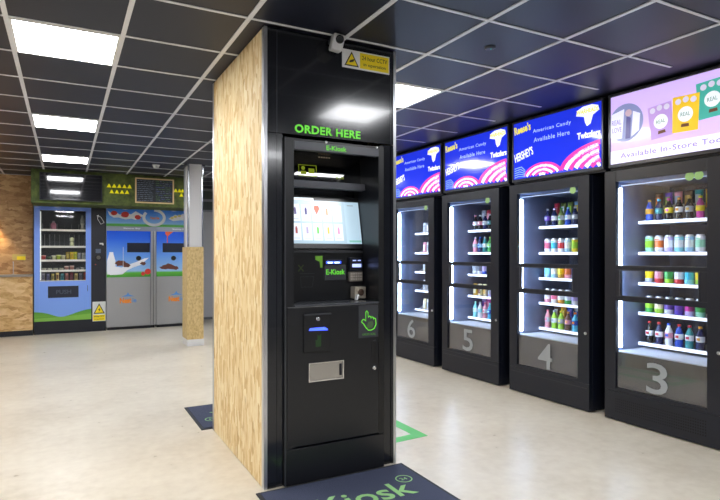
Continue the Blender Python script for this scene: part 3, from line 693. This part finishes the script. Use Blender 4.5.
    # candy stripes
    zb = Z(ZS0)+.002; xl, xr = x0+.020, x1-.020
    wh, pk, lb = MB(), MB(), MB()
    def clip(pts):
        return [p for p in pts if p[1] > zb+.009 and xl+.012 < p[0] < xr-.012]
    for i in range(7):                     # hill at left
        a = clip([(.10+.048*i+t*.02, Z(2.195)-.012*i-.0017*(t-7-i)**2*.35) for t in range(0, 34)])
    def arcs(cx, cz, r0, dr, nn, a0, a1, sz=.6):
        for i in range(nn):
            rr = r0-dr*i
            if rr < .02: break
            pts = [(cx+rr*math.cos(a0+(a1-a0)*t/26), cz+sz*rr*math.sin(a0+(a1-a0)*t/26)) for t in range(27)]
            run = []
            for p in pts+[None]:
                if p is not None and p[1] > zb+.008 and xl+.010 < p[0] < xr-.010: run.append(p)
                else:
                    if len(run) > 1: (pk if i % 2 == 0 else wh).stroke(run, dr*.8, e-.0009, e-.0002)
                    run = []
    arcs(.41, Z(2.055), .225, .032, 7, PI*.98, PI*.10, .58)
    arcs(1.12, Z(2.055), .50, .052, 9, PI, PI*.5, .46)
    for i in range(5):
        lb.stroke([(xl+.012, zb+.012+.022*i), (xl+.06+.01*i, zb+.022+.022*i), (xl+.15, zb+.012+.014*i)], .009, e-.0018, e-.001)
    part('candy_stripe', wh, SW, f, label='white stripes'); part('candy_stripe', pk, SP, f, label='pink stripes'); part('candy_stripe', lb, SLB, f, label='pale blue stripes')
for n in (3, 4, 5, 6): sign_box(n)

# ------------------------------------------------------------------ column
r = root('square_column', (1.68, 8.42, 0), 'white square column with steel edges and wooden lower sheath', 'column')
part('shaft', MB().box(1.597, 1.773, 8.262, 8.58, 1.445, H-.008), mat('column_white', (218, 218, 218), .45), r)
em = MB()
ct = mat('column_steel', (205, 208, 214), .18, metal=.95)
for (x, s) in ((1.575, 1), (1.795, -1)):
    for (yy, t) in ((8.25, 1), (8.59, -1)):
        q = MB(); q.box(x, x+s*.0235, yy, yy+t*.003, 1.445, H-.008) if False else None
        rr = .012; seg = 6; pts = [(x+s*.0215, yy), (x+s*rr, yy)]
        for k in range(1, seg): a = PI/2*k/seg; pts.append((x+s*(rr-rr*math.sin(a)), yy+t*(rr-rr*math.cos(a))))
        pts += [(x, yy+t*rr), (x, yy+t*.045), (x+s*.0215, yy+t*.045)]
        q.prism(pts, 1.445, H-.008, 'T')
        part('edge_trim', q, ct, r, label='reflective steel edge')
part('wooden_sheath', MB().box(1.562, 1.798, 8.238, 8.60, .100, 1.442), osb('brown_board', [(164, 134, 84), (190, 162, 106), (204, 176, 120), (216, 190, 136)], (60, 60, 30)), r, bevel=.003)
part('base_block', MB().box(1.566, 1.806, 8.243, 8.595, .001, .099), WHITE, r, bevel=.003)
part('top_collar', MB().box(1.545, 1.585, 8.27, 8.56, H-.03, H-.008).box(1.785, 1.825, 8.27, 8.56, H-.03, H-.008), DARKGREY, r)

# ------------------------------------------------------------------ green bulkhead, TV, chalkboard, triangles
YK = 9.9
struct('trim_2', MB().box(-.456, 2.12, YK, 11.44, 2.135, H-.001), MOSS)
r = root('wall_television', (.1, YK, 2.39), 'black wall television on the green moss panel above the vending machine', 'television')
part('casing', MB().box(-.342, .536, YK-.05, YK-.002, 2.178, 2.605), BLACK, r, bevel=.004)
part('screen', MB().box(-.330, .524, YK-.053, YK-.0501, 2.192, 2.593), mat('tv_glass', (14, 16, 24), .07, coat=1, spec=.7), r)
r = root('chalkboard', (1.345, YK, 2.4), 'wood-framed chalkboard with handwritten list on the green moss panel', 'chalkboard')
part('frame', MB().ring(1.035, 1.655, 2.190, 2.612, .022, YK-.025, YK-.002), mat('light_beech', (214, 186, 140), .5), r, bevel=.002)
part('slate', MB().box(1.0575, 1.6325, YK-.014, YK-.0025, 2.2125, 2.5895), mat('slate_black', (34, 40, 48), .6), r)
random.seed(3)
ink = [MB(), MB(), MB()]
for ln in range(11):
    z = 2.565-ln*.033; x = 1.075
    for col_x, col_e in ((1.07, 1.33), (1.36, 1.62)):
        x = col_x
        while x < col_e-.03:
            w_ = random.uniform(.02, .07); w_ = min(w_, col_e-x)
            pts = []; k = int(w_/.005)+2
            for q in range(k): pts.append((x+w_*q/(k-1), z+random.uniform(-.006, .006)))
            ink[(0 if col_x < 1.2 else random.choice((0, 1, 2, 2)))].stroke(pts, .0032, YK-.0155, YK-.0145)
            x += w_+.014
for mb, c, nm in zip(ink, ((160, 172, 196), (110, 130, 200), (120, 172, 110)), ('white', 'blue', 'green')):
    part('chalk_writing', mb, mat('chalk_'+nm, c, .8), r, label=nm+' chalk writing')
tri = [(.640+.0775*i, 2.455) for i in range(5)]+[(.680+.0775*i, 2.360) for i in range(4)]+[(1.685, 2.43), (1.750, 2.43), (1.80, 2.43), (1.78, 2.355)]
tn = ['leftmost in upper row left of chalkboard', 'second in upper row left of chalkboard', 'middle of upper row left of chalkboard', 'fourth in upper row left of chalkboard', 'rightmost in upper row left of chalkboard',
      'leftmost in lower row left of chalkboard', 'second in lower row left of chalkboard', 'third in lower row left of chalkboard', 'rightmost in lower row left of chalkboard',
      'first right of chalkboard, upper row', 'second right of chalkboard, upper row', 'third right of chalkboard, by the column', 'single lower one right of chalkboard']
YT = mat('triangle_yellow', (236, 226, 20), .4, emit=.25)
for (x, z), l in zip(tri, tn):
    m = MB(); w_, h_ = .034, .058
    m.add([(x-w_, YK-.002, z-h_/2), (x+w_, YK-.002, z-h_/2), (x+.006, YK-.002, z+h_/2), (x-.006, YK-.002, z+h_/2), (x-w_*.6, YK-.03, z-h_*.3), (x+w_*.6, YK-.03, z-h_*.3), (x, YK-.02, z+h_*.2)],
          [(0, 1, 5, 4), (1, 2, 6, 5), (2, 3, 6), (3, 0, 4, 6), (4, 5, 6), (3, 2, 1, 0)])
    t_ = part('wall_triangle', m, YT); tag(t_, 'small yellow triangle, '+l, 'wall decoration', 'yellow triangles on the moss panel')

# ------------------------------------------------------------------ snack vending machine (back)
V = root('snack_machine', (.0, 10.6, 0), 'blue snack vending machine printed with clouds and a green hill', 'vending machine')
YV = 10.6
WRAP = gradient_print('sky_wrap', [(0, (126, 166, 240)), (.5, (130, 166, 250)), (1, (124, 158, 248))], .2, 2.15, cloud=.955, rough=.35)
WRAP.node_tree.nodes['Principled BSDF'].inputs['Emission Strength'].default_value = 0
part('casing', MB().box(-.445, -.40, YV+.03, 11.35, .215, 2.13).box(.375, .404, YV+.03, 11.35, .215, 2.13).box(-.40, .375, 11.2, 11.35, .215, 2.13)
     .box(-.40, .375, YV+.03, 11.2, 2.085, 2.13).box(-.40, .375, YV+.03, 11.2, .215, .87), BLACK, V)
fd = part('front_door', MB().ring(-.445, .404, .215, 2.133, (.083, .082, .667, .062), YV, YV+.03), WRAP, V, bevel=.003)
part('plinth', MB().box(-.445, .636, YV+.01, 11.3, .001, .2145), BLACK, V)
part('window_glass', MB().box(-.3615, .3215, YV+.012, YV+.018, .8825, 2.0705), GLASS, fd)
part('inner_lining', MB().box(-.3995, -.375, YV+.031, 11.199, .8705, 2.084).box(.345, .3745, YV+.031, 11.199, .8705, 2.084).box(-.3745, .3445, 11.02, 11.199, .8705, 2.084), mat('machine_inner_dark', (82, 86, 88), .5), V)
hill = [(-.445, .2155)]+[(-.445+.849*i/24, .345+.03*math.cos(i*.26)-.035*math.exp(-((i-11)/4)**2)+(.02 if i > 16 else 0)*((i-16)/8)) for i in range(25)]+[(.404, .2155)]
part('printed_hill', MB().prism(hill, YV-.0012, YV-.0001), gradient_print('hill_green', [(0, (70, 130, 48)), (.5, (110, 170, 60)), (1, (84, 150, 60))], .21, .39, rough=.4), fd, label='green hill print')
hill2 = [(-.445, .2157)]+[(-.445+.849*i/24, .268+.045*(i/24)**1.6) for i in range(25)]+[(.404, .2157)]
part('printed_hill', MB().prism(hill2, YV-.0024, YV-.0013), mat('hill_light', (128, 184, 72), .4), fd, label='light green hill print')
fl = part('delivery_flap', MB().box(-.244, .210, YV-.006, YV-.0001, .604, .798), mat('flap_black', (30, 36, 54), .3), fd, bevel=.003)
part('lettering', text_mb('PUSH', -.125, .10, .665, .735, .001, base=-(YV-.0061), bold=.02), mat('push_grey', (74, 80, 96), .4), fl)
part('door_handle', MB().box(.345, .352, YV-.008, YV-.0001, .70, .80), DARKGREY, fd)
VZ = [1.753, 1.471, 1.239, 1.065, .885]
for k, z in enumerate(VZ):
    t = part('shelf', MB().box(-.373, .343, YV+.10, 11.0, z-.018, z-.008), mat('shelf_dark', (70, 72, 76), .4), V)
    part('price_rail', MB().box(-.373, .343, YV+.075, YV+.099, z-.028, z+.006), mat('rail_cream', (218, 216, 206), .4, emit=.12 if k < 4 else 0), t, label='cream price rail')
    if k in (0, 1):
        n_ = 7 if k == 0 else 9; dv = MB()
        st_, x_ = (.11, -.33) if k == 0 else (.075, -.30)
        for q in range(n_): dv.box(x_+q*st_-.002, x_+q*st_+.002, YV+.11, 10.98, z-.007, z+(.10 if k == 0 else .20))
        part('shelf_divider', dv, mat('divider_clear_grey', (120, 124, 126), .3), t)
part('interior_light', MB().box(-.36, -.345, YV+.04, YV+.06, .9, 2.05), mat('soft_strip', (235, 235, 225), .5, emit=.6), V)
def vlab(d, i, k): return '%s, %s on %s shelf of the blue snack machine' % (d, ORD[i], SHN[k])
G = 'snacks in the blue snack machine'
def prod(name, mb, mats, x, z, label, cat, y=10.74):
    o = part(name, mb, mats); o.location = (x, y, z); tag(o, label, cat, G)
def vial(c1, c2, s=1., r_=.03): return MB().lathe([(r_*.8, 0), (r_, .01*s), (r_, .07*s), (r_*.55, .095*s), (r_*.8, .12*s), (r_*.6, .15*s)], seg=12, mi=[0, 0, 0, 1, 1, 1])
prod('snack_jar', MB().lathe([(.038, 0), (.042, .02), (.042, .10), (.02, .125), (.018, .15)], seg=14, mi=[0, 0, 0, 1, 1]), [hexm((190, 120, 140)), hexm((170, 160, 160))], -.165, VZ[0]-.0075, vlab('pink sweet jar', 0, 0), 'jar')
prod('drink_bottle', MB().lathe([(.03, 0), (.034, .03), (.022, .08), (.034, .12), (.034, .18), (.014, .24), (.014, .26)], seg=14, mi=[0, 0, 0, 1, 1, 1, 1]), [hexm((190, 190, 176)), hexm((150, 154, 146))], .275, VZ[0]-.0075, 'tall pale bottle at the right end of top shelf of the snack machine', 'bottle')
prod('drink_bottle', MB().lathe([(.026, 0), (.033, .02), (.033, .06), (.02, .08), (.033, .10), (.033, .145), (.015, .16)], seg=14, mi=[0, 0, 0, 1, 0, 0, 0]), [hexm((214, 216, 170)), hexm((170, 180, 130))], .1125, VZ[1]-.0075, 'cream waisted bottle alone on second shelf of the blue snack machine', 'bottle')
def tub(c1, c2, h, r_=.033): return MB().lathe([(r_*.8, 0), (r_, h*.8), (r_*1.06, h*.82), (r_*1.06, h)], seg=12, mi=[0, 1, 1, 1]), [hexm(c1), hexm(c2)]
cup = [(-.315, (190, 60, 60), (215, 150, 140), .085, 'red and pink tub', .04), (-.235, (60, 84, 56), (110, 130, 100), .06, 'dark green low tub', .03), (-.160, (200, 204, 160), (226, 226, 200), .08, 'cream tub', .034),
       (-.090, (180, 200, 80), (206, 214, 130), .09, 'lime and cream tub', .036), (-.020, (206, 206, 160), (222, 222, 190), .085, 'pale cream tub', .034)]
for i, (x, c1, c2, h, d, rr) in enumerate(cup):
    a, b = tub(c1, c2, h, rr*.95); prod('snack_tub', a, b, x, VZ[2]-.0075, vlab(d, i, 2), 'tub')
for i, (x, c1, c2, d) in enumerate([(.045, (150, 130, 40), (180, 160, 60), 'dark gold snack bag'), (.108, (214, 190, 20), (180, 150, 20), 'bright yellow snack bag'), (.165, (196, 190, 30), (150, 160, 40), 'yellow-green snack bag'),
                                   (.228, (150, 150, 158), (120, 122, 136), 'grey snack bag'), (.290, (170, 172, 160), (140, 144, 140), 'pale grey snack bag')]):
    me = pouch_mesh(c1, c2); o = bpy.data.objects.new('snack_bag', me); COL.objects.link(o); o.location = (x, 10.74, VZ[2]-.0075); o.scale = (.85, 1, .95 if i < 3 else .85)
    tag(o, vlab(d, i+5, 2), 'bag', G)
for i in range(4):
    a, b = tub((190, 190, 165), (214, 214, 196), .042, .034); prod('snack_tub', a, b, -.305+.085*i, VZ[3]-.0075, vlab('low cream tub', i, 3), 'tub')
for i, (x, d, c1, c2, s) in enumerate([(.032, 'pink wrapped sweet', (200, 150, 140), (225, 200, 190), .075), (.112, 'rose wrapped sweet', (196, 140, 130), (220, 190, 180), .08), (.200, 'small white carton', (150, 150, 152), (190, 190, 190), .04), (.275, 'small white cup', (206, 206, 200), (225, 225, 225), .045)]):
    a, b = tub(c1, c2, s, .034 if i < 2 else .028); prod('snack_tub', a, b, x, VZ[3]-.0075, vlab(d, i+4, 3), 'tub')
bars = [((150, 140, 150), (90, 90, 110), 'grey'), ((110, 110, 140), (70, 70, 100), 'slate blue'), ((190, 180, 90), (120, 110, 60), 'olive yellow'), ((226, 200, 120), (120, 80, 40), 'cream and brown'), ((80, 160, 165), (50, 110, 120), 'teal'),
        ((180, 120, 110), (110, 60, 60), 'dusty pink'), ((120, 50, 60), (90, 40, 50), 'maroon'), ((206, 186, 110), (130, 110, 60), 'sand'), ((110, 110, 128), (80, 80, 100), 'dim grey'), ((180, 70, 50), (110, 50, 40), 'rust red')]
for i, (c1, c2, d) in enumerate(bars):
    x = -.318+.0705*i
    me = pouch_mesh(c1, c2); o = bpy.data.objects.new('snack_bar', me); COL.objects.link(o); o.location = (x, 10.74, VZ[4]-.0075); o.scale = (.72, .8, .85 if i % 3 else .95)
    tag(o, vlab(d+' snack bar', i, 4), 'snack bar', G)

# payment column
r = root('payment_column', (.52, 10.6, 0), 'narrow black payment column between snack machine and milk machines', 'payment terminal')
part('casing', MB().box(.406, .636, YV+.002, 11.3, .216, 2.13), mat('pay_black', (30, 32, 42), .35), r, bevel=.003)
m = MB()
def R2(pts, cx, cz, a): return [(cx+x*math.cos(a)-z*math.sin(a), cz+x*math.sin(a)+z*math.cos(a)) for x, z in pts]
m.stroke(R2([(-.03, -.075), (.03, -.075), (.03, .03), (.014, .055), (-.014, .055), (-.03, .03)], .545, 1.935, .5), .010, YV+.0005, YV+.0019, closed=True)
m.prism(R2([(-.016, .062), (.016, .062), (.016, .085), (-.016, .085)], .545, 1.935, .5), YV+.0005, YV+.0019)
part('bottle_outline', m, mat('outline_white', (214, 216, 220), .5), r, label='white bottle outline sticker')
part('card_slot', MB().box(.535, .595, YV-.004, YV+.0019, 1.505, 1.53).box(.575, .60, YV-.004, YV+.0019, 1.49, 1.5049), WHITE, r, label='small white slot')
part('payment_display', MB().box(.475, .555, YV-.008, YV+.0019, 1.355, 1.425), mat('pay_display', (92, 104, 124), .3), r, bevel=.002)
part('coin_cup', MB().lathe([(.055, 0), (.055, .012), (.04, .016), (.032, .006)], .520, YV+.0019, 1.275, 20, axis='y'), mat('cup_dark', (12, 12, 14), .3), r)
part('coin_rim', MB().lathe([(.032, 0), (.03, .004)], .520, YV-.0155, 1.278, 16, axis='y'), mat('cup_grey', (96, 92, 84), .3), r)
part('button', MB().lathe([(.01, 0), (.008, .004)], .472, YV+.0019, 1.155, 10, axis='y'), mat('button_red', (170, 60, 40), .4), r)
r2 = root('warning_sign', (.527, YV, .34), 'small yellow triangle warning sign low on the black payment column', 'sign')
part('sign_plate', MB().box(.425, .632, YV-.003, YV+.0015, .175, .512), mat('sign_white2', (222, 224, 224), .4), r2)
part('yellow_panel', MB().box(.434, .624, YV-.0045, YV-.0031, .183, .285), YEL, r2)
part('triangle_border', MB().prism([(.440, .305), (.618, .305), (.529, .485)], YV-.0042, YV-.0031), INK, r2)
part('triangle', MB().prism([(.462, .320), (.596, .320), (.529, .455)], YV-.0054, YV-.0043), YEL, r2)
part('bolt_symbol', MB().prism([(.522, .335), (.552, .375), (.534, .378), (.545, .41), (.512, .372), (.530, .368)], YV-.0066, YV-.0055), INK, r2)
part('lettering', text_mb('24 hour CCTV', .45, .608, .245, .272, .001, base=-(YV-.0046), bold=.02), INK, r2)
part('lettering', text_mb('in operation', .455, .603, .198, .222, .001, base=-(YV-.0046)), INK, r2)

# ------------------------------------------------------------------ milk machines
SKYP = gradient_print('milk_sky_print', [(0, (70, 150, 60)), (.10, (96, 176, 66)), (.135, (150, 190, 232)), (.45, (104, 158, 240)), (.8, (42, 104, 232)), (1, (22, 84, 224))], .92, 1.78, rough=.25)
HEADP = gradient_print('milk_header_print', [(0, (80, 165, 70)), (.10, (90, 175, 76)), (.16, (140, 196, 250)), (.6, (84, 154, 246)), (1, (64, 130, 240))], 1.83, 2.16, cloud=.85, rough=.3)
MW = mat('milk_white', (232, 236, 244), .35); ORG_ = mat('logo_orange', (236, 136, 30), .4); LBL = mat('logo_blue', (90, 150, 220), .4)
STRAW = mat('strawberry_red', (206, 52, 44), .4); CHOC = mat('chocolate_brown', (96, 48, 36), .4); LEAF = mat('berry_leaf', (90, 160, 70), .4)
def blob(cx, cz, r_, e, j=.15, n=18, seed=0, sx=1., sz=1.):
    rnd = random.Random(seed)
    return [(cx+sx*r_*(1+rnd.uniform(-j, j))*math.cos(2*PI*i/n), cz+sz*r_*(1+rnd.uniform(-j, j))*math.sin(2*PI*i/n)) for i in range(n)]
def milk_machine(x0, x1, label, second):
    r = root('milk_machine', ((x0+x1)/2, YV, 0), label, 'milk vending machine', 'steel milk machines with printed fronts')
    part('casing', MB().box(x0, x1, YV+.032, 11.3, .05, 2.132), STEEL, r)
    part('plinth', MB().box(x0+.02, x1-.02, YV+.05, 11.28, .001, .049), BLACK, r)
    # header poster
    hd = part('header_poster', MB().box(x0, x1, YV, YV+.030, 1.828, 2.132), HEADP, r)
    tb = part('title_bar', MB().box(x0, x1, YV+.004, YV+.030, 1.752, 1.826), mat('title_steel', (150, 158, 172), .35, metal=.5), r)
    part('lettering', text_mb('Banana Bay' if not second else 'Sunny Bay', x0+.28, x0+.56, 1.775, 1.806, .001, base=-(YV+.0039), bold=.02), MW, tb)
    dd = part('door', MB().box(x0+.004, x1-.095, YV, YV+.031, .06, 1.748), STEEL, r, bevel=.003)
    part('side_rail', MB().box(x1-.088, x1-.05, YV+.004, YV+.031, .06, 1.748).box(x1-.040, x1-.004, YV+.004, YV+.031, .06, 1.748), STEEL, r)
    part('rail_gap', MB().box(x1-.0945, x1-.0885, YV+.015, YV+.0315, .06, 1.748).box(x1-.0495, x1-.0405, YV+.015, YV+.0315, .06, 1.748), BLACK, r)
    pp = part('printed_panel', MB().box(x0+.004, x1-.0955, YV-.002, YV-.0003, .928, 1.745), SKYP, dd, label='sky and meadow print')
    e = YV-.0022; dx = .225 if second else 0
    dsp = part('display', MB().box(x0+.335-dx, x0+.715-dx, YV-.012, e, 1.368, 1.535), mat('milk_display', (28, 34, 50), .25), dd, bevel=.003)
    part('nozzle_ring', MB().lathe([(.043, 0), (.043, .014), (.032, .02), (.026, .012)], x0+.525-dx, e, 1.262, 20, axis='y'), mat('cup_dark', (0, 0, 0)), dd)
    L_ = lambda pts, lo=0: MB().prism(pts, e-.0012-lo, e-.0002-lo)
    if not second:
        part('printed_bottle', L_([(x0+.01, .98), (x0+.15, .98), (x0+.145, 1.22), (x0+.115, 1.33), (x0+.11, 1.37), (x0+.05, 1.37), (x0+.045, 1.33), (x0+.012, 1.22)]), MW, pp)
        sp_ = [(x0+.01, 1.02), (x0+.01, 1.08), (x0+.12, 1.12), (x0+.25, 1.10), (x0+.36, 1.15), (x0+.50, 1.20), (x0+.62, 1.255), (x0+.70, 1.27), (x0+.62, 1.20), (x0+.56, 1.14), (x0+.44, 1.10), (x0+.34, 1.05), (x0+.26, .98), (x0+.15, .97), (x0+.06, .97)]
        part('printed_splash', L_(sp_, .0011), MW, pp)
        part('printed_chocolate', L_(blob(x0+.22, 1.17, .065, 0, .3, 14, 5, 1.3, .8), .0022), CHOC, pp)
        part('printed_chocolate', L_(blob(x0+.32, 1.14, .05, 0, .3, 12, 6, 1.2, .8), .0022), CHOC, pp)
        part('printed_chocolate', L_(blob(x0+.60, 1.17, .035, 0, .3, 12, 9, 1.4, .9), .0022), CHOC, pp)
        part('printed_straw', L_([(x0+.268, 1.10), (x0+.274, 1.10), (x0+.274, 1.46), (x0+.268, 1.46)], .0033), MW, pp)
        part('printed_strawberry', L_(blob(x0+.68, 1.02, .055, 0, .12, 14, 7), .0022), STRAW, pp)
        part('printed_strawberry', L_(blob(x0+.60, .985, .035, 0, .12, 14, 8), .0022), STRAW, pp)
    else:
        part('printed_pour', L_([(x0+.16, 1.745), (x0+.30, 1.745), (x0+.24, 1.70), (x0+.20, 1.66), (x0+.198, 1.54), (x0+.186, 1.54), (x0+.186, 1.66), (x0+.155, 1.71)]), mat('orange_juice', (232, 96, 52), .4), pp)
        part('printed_chocolate', L_(blob(x0+.20, 1.10, .07, 0, .35, 16, 15, 1.7, .7), .0011), CHOC, pp)
        part('printed_chocolate', L_(blob(x0+.33, 1.08, .05, 0, .35, 16, 16, 1.2, .7), .0022), CHOC, pp)
    part('roof_mark', L_([(x0+.24, .585), (x0+.46, .585), (x0+.40, .605), (x0+.375, .615), (x0+.35, .66), (x0+.325, .615), (x0+.30, .605)]).xf(Matrix.Translation((0, .0018, 0))), LBL, dd, label='pale blue roof mark')
    part('lettering', text_mb('Nest', x0+.215, x0+.405, .465, .565, .001, base=-(YV-.0003), bold=.05), ORG_, dd, label='orange lettering')
    part('lettering', text_mb('ie', x0+.425, x0+.49, .475, .555, .001, base=-(YV-.0003), bold=.02), LBL, dd, label='pale blue lettering')
    return hd
H1 = milk_machine(.642, 1.463, 'steel milk machine with blue printed front, beside the black payment column', False)
H2 = milk_machine(1.466, 2.285, 'steel milk machine with blue printed front, partly behind the white column', True)
e = YV-.0002
# splash and fruit on the first header
part('printed_splash', MB().prism([(.66, 2.10), (.69, 2.02), (.76, 1.975), (.84, 1.98), (.95, 1.95), (1.05, 1.965), (1.12, 1.94), (1.20, 2.0), (1.26, 2.02), (1.19, 2.06), (1.12, 2.10), (1.04, 2.04), (.95, 2.06), (.86, 2.03), (.78, 2.08), (.72, 2.05)], e-.001, e), MW, H1)
for i, (x, z, rr) in enumerate([(.765, 2.055, .045), (.945, 2.035, .06), (1.155, 1.995, .045)]):
    part('printed_strawberry', MB().prism(blob(x, z, rr, 0, .1, 16, 20+i, 1.1, .9), e-.0021, e-.0011), STRAW, H1)
sw = []
for i in range(30):
    a = PI*.78+i/29*PI*1.72; sw.append((1.43+.175*math.cos(a), 1.995+.135*math.sin(a)))
sw1 = [p for p in sw if p[0] < 1.460]
SWL = MB().stroke(sw, .05, e-.001, e)
part('printed_swirl', SWL, MW, H1, label='white milk swirl')
part('lettering', text_mb('Nest', 1.365, 1.458, 1.965, 2.012, .001, base=-e+.0011, bold=.04), mat('faded_orange', (220, 130, 100), .4), H1)
part('lettering', text_mb('ie', 1.470, 1.52, 1.965, 2.012, .001, base=-e+.0011, bold=.04), mat('faded_orange', (0, 0, 0)), H2)
part('printed_splash', MB().prism([(1.68, 1.98), (1.76, 1.94), (1.90, 1.96), (2.05, 1.95), (2.08, 2.05), (2.0, 2.03), (1.93, 2.08), (1.86, 2.03), (1.80, 2.06), (1.74, 2.02)], e-.001, e), MW, H2)
for i, x in enumerate((1.74, 1.80, 1.87)):
    part('printed_banana', MB().prism(blob(x, 2.0+.02*i, .028, 0, .1, 12, 40+i, 1.2, .8), e-.0021, e-.0011), mat('banana_yellow', (224, 214, 130), .4), H2)

# ------------------------------------------------------------------ strand board counter (far left)
r = root('service_counter', (-1.9, 10.7, 0), 'strand board counter with grey worktop against the back wall', 'counter')
part('front_panel', MB().box(-3.3, -.462, 10.56, 10.845, .09, .968), OSB_COUNTER, r, bevel=.002)
part('plinth', MB().box(-3.3, -.462, 10.58, 10.845, .001, .089), BLACK, r)
part('worktop', MB().box(-3.3, -.460, 10.53, 10.848, .969, 1.0), mat('worktop_grey', (150, 146, 140), .35), r, bevel=.002)
r = root('counter_tap', (-.74, 10.70, 1.0), 'thin upright metal tap standing on the counter worktop', 'tap')
part('spout', MB().box(-.748, -.736, 10.69, 10.702, 1.012, 1.215).box(-.748, -.736, 10.60, 10.69, 1.205, 1.215), STEEL, r, bevel=.002)
part('base', MB().lathe([(.022, .0), (.022, .008), (.012, .012)], -.742, 10.696, 1.0005, 14), STEEL, r)
r = root('wall_notice', (-.66, 10.845, 1.285), 'small yellow notice plate on strand board wall above the tap', 'sign')
part('plate', MB().box(-.765, -.575, 10.838, 10.8485, 1.235, 1.335), mat('notice_cream', (206, 186, 110), .5), r)
part('yellow_band', MB().box(-.70, -.578, 10.836, 10.8379, 1.240, 1.300), YEL, r)
# warm wall light just left of the picture
r = root('wall_lamp', (-1.05, 10.83, 1.86), 'small warm wall lamp on the strand board wall, left of the picture', 'lamp')
part('lamp_housing', MB().lathe([(.035, 0), (.045, .04), (.045, .05)], -1.05, 10.79, 1.86, 16), BLACK, r)
part('lamp_bracket', MB().box(-1.06, -1.04, 10.79, 10.848, 1.87, 1.89), BLACK, r)
part('bulb', MB().lathe([(.02, -.012), (.03, -.004), (.03, -.001)], -1.05, 10.79, 1.86, 16), mat('warm_bulb', (255, 200, 120), .5, emit=14), r)
sp_ = bpy.data.lights.new('warm_downlight', 'SPOT'); so = bpy.data.objects.new('warm_downlight', sp_); COL.objects.link(so)
sp_.energy = 8; sp_.color = (1, .68, .35); sp_.spot_size = math.radians(95); sp_.spot_blend = .8; sp_.shadow_soft_size = .03
so.location = (-1.05, 10.74, 1.84); so.rotation_euler = (math.radians(14), 0, 0); so.parent = None

# ------------------------------------------------------------------ world and view
wd = bpy.data.worlds.new('world'); S.world = wd; wd.use_nodes = True
wd.node_tree.nodes['Background'].inputs[0].default_value = (.8, .87, 1, 1); wd.node_tree.nodes['Background'].inputs[1].default_value = .3
S.view_settings.view_transform = 'Standard'; S.view_settings.look = 'None'; S.view_settings.exposure = 1.65; S.view_settings.gamma = 1
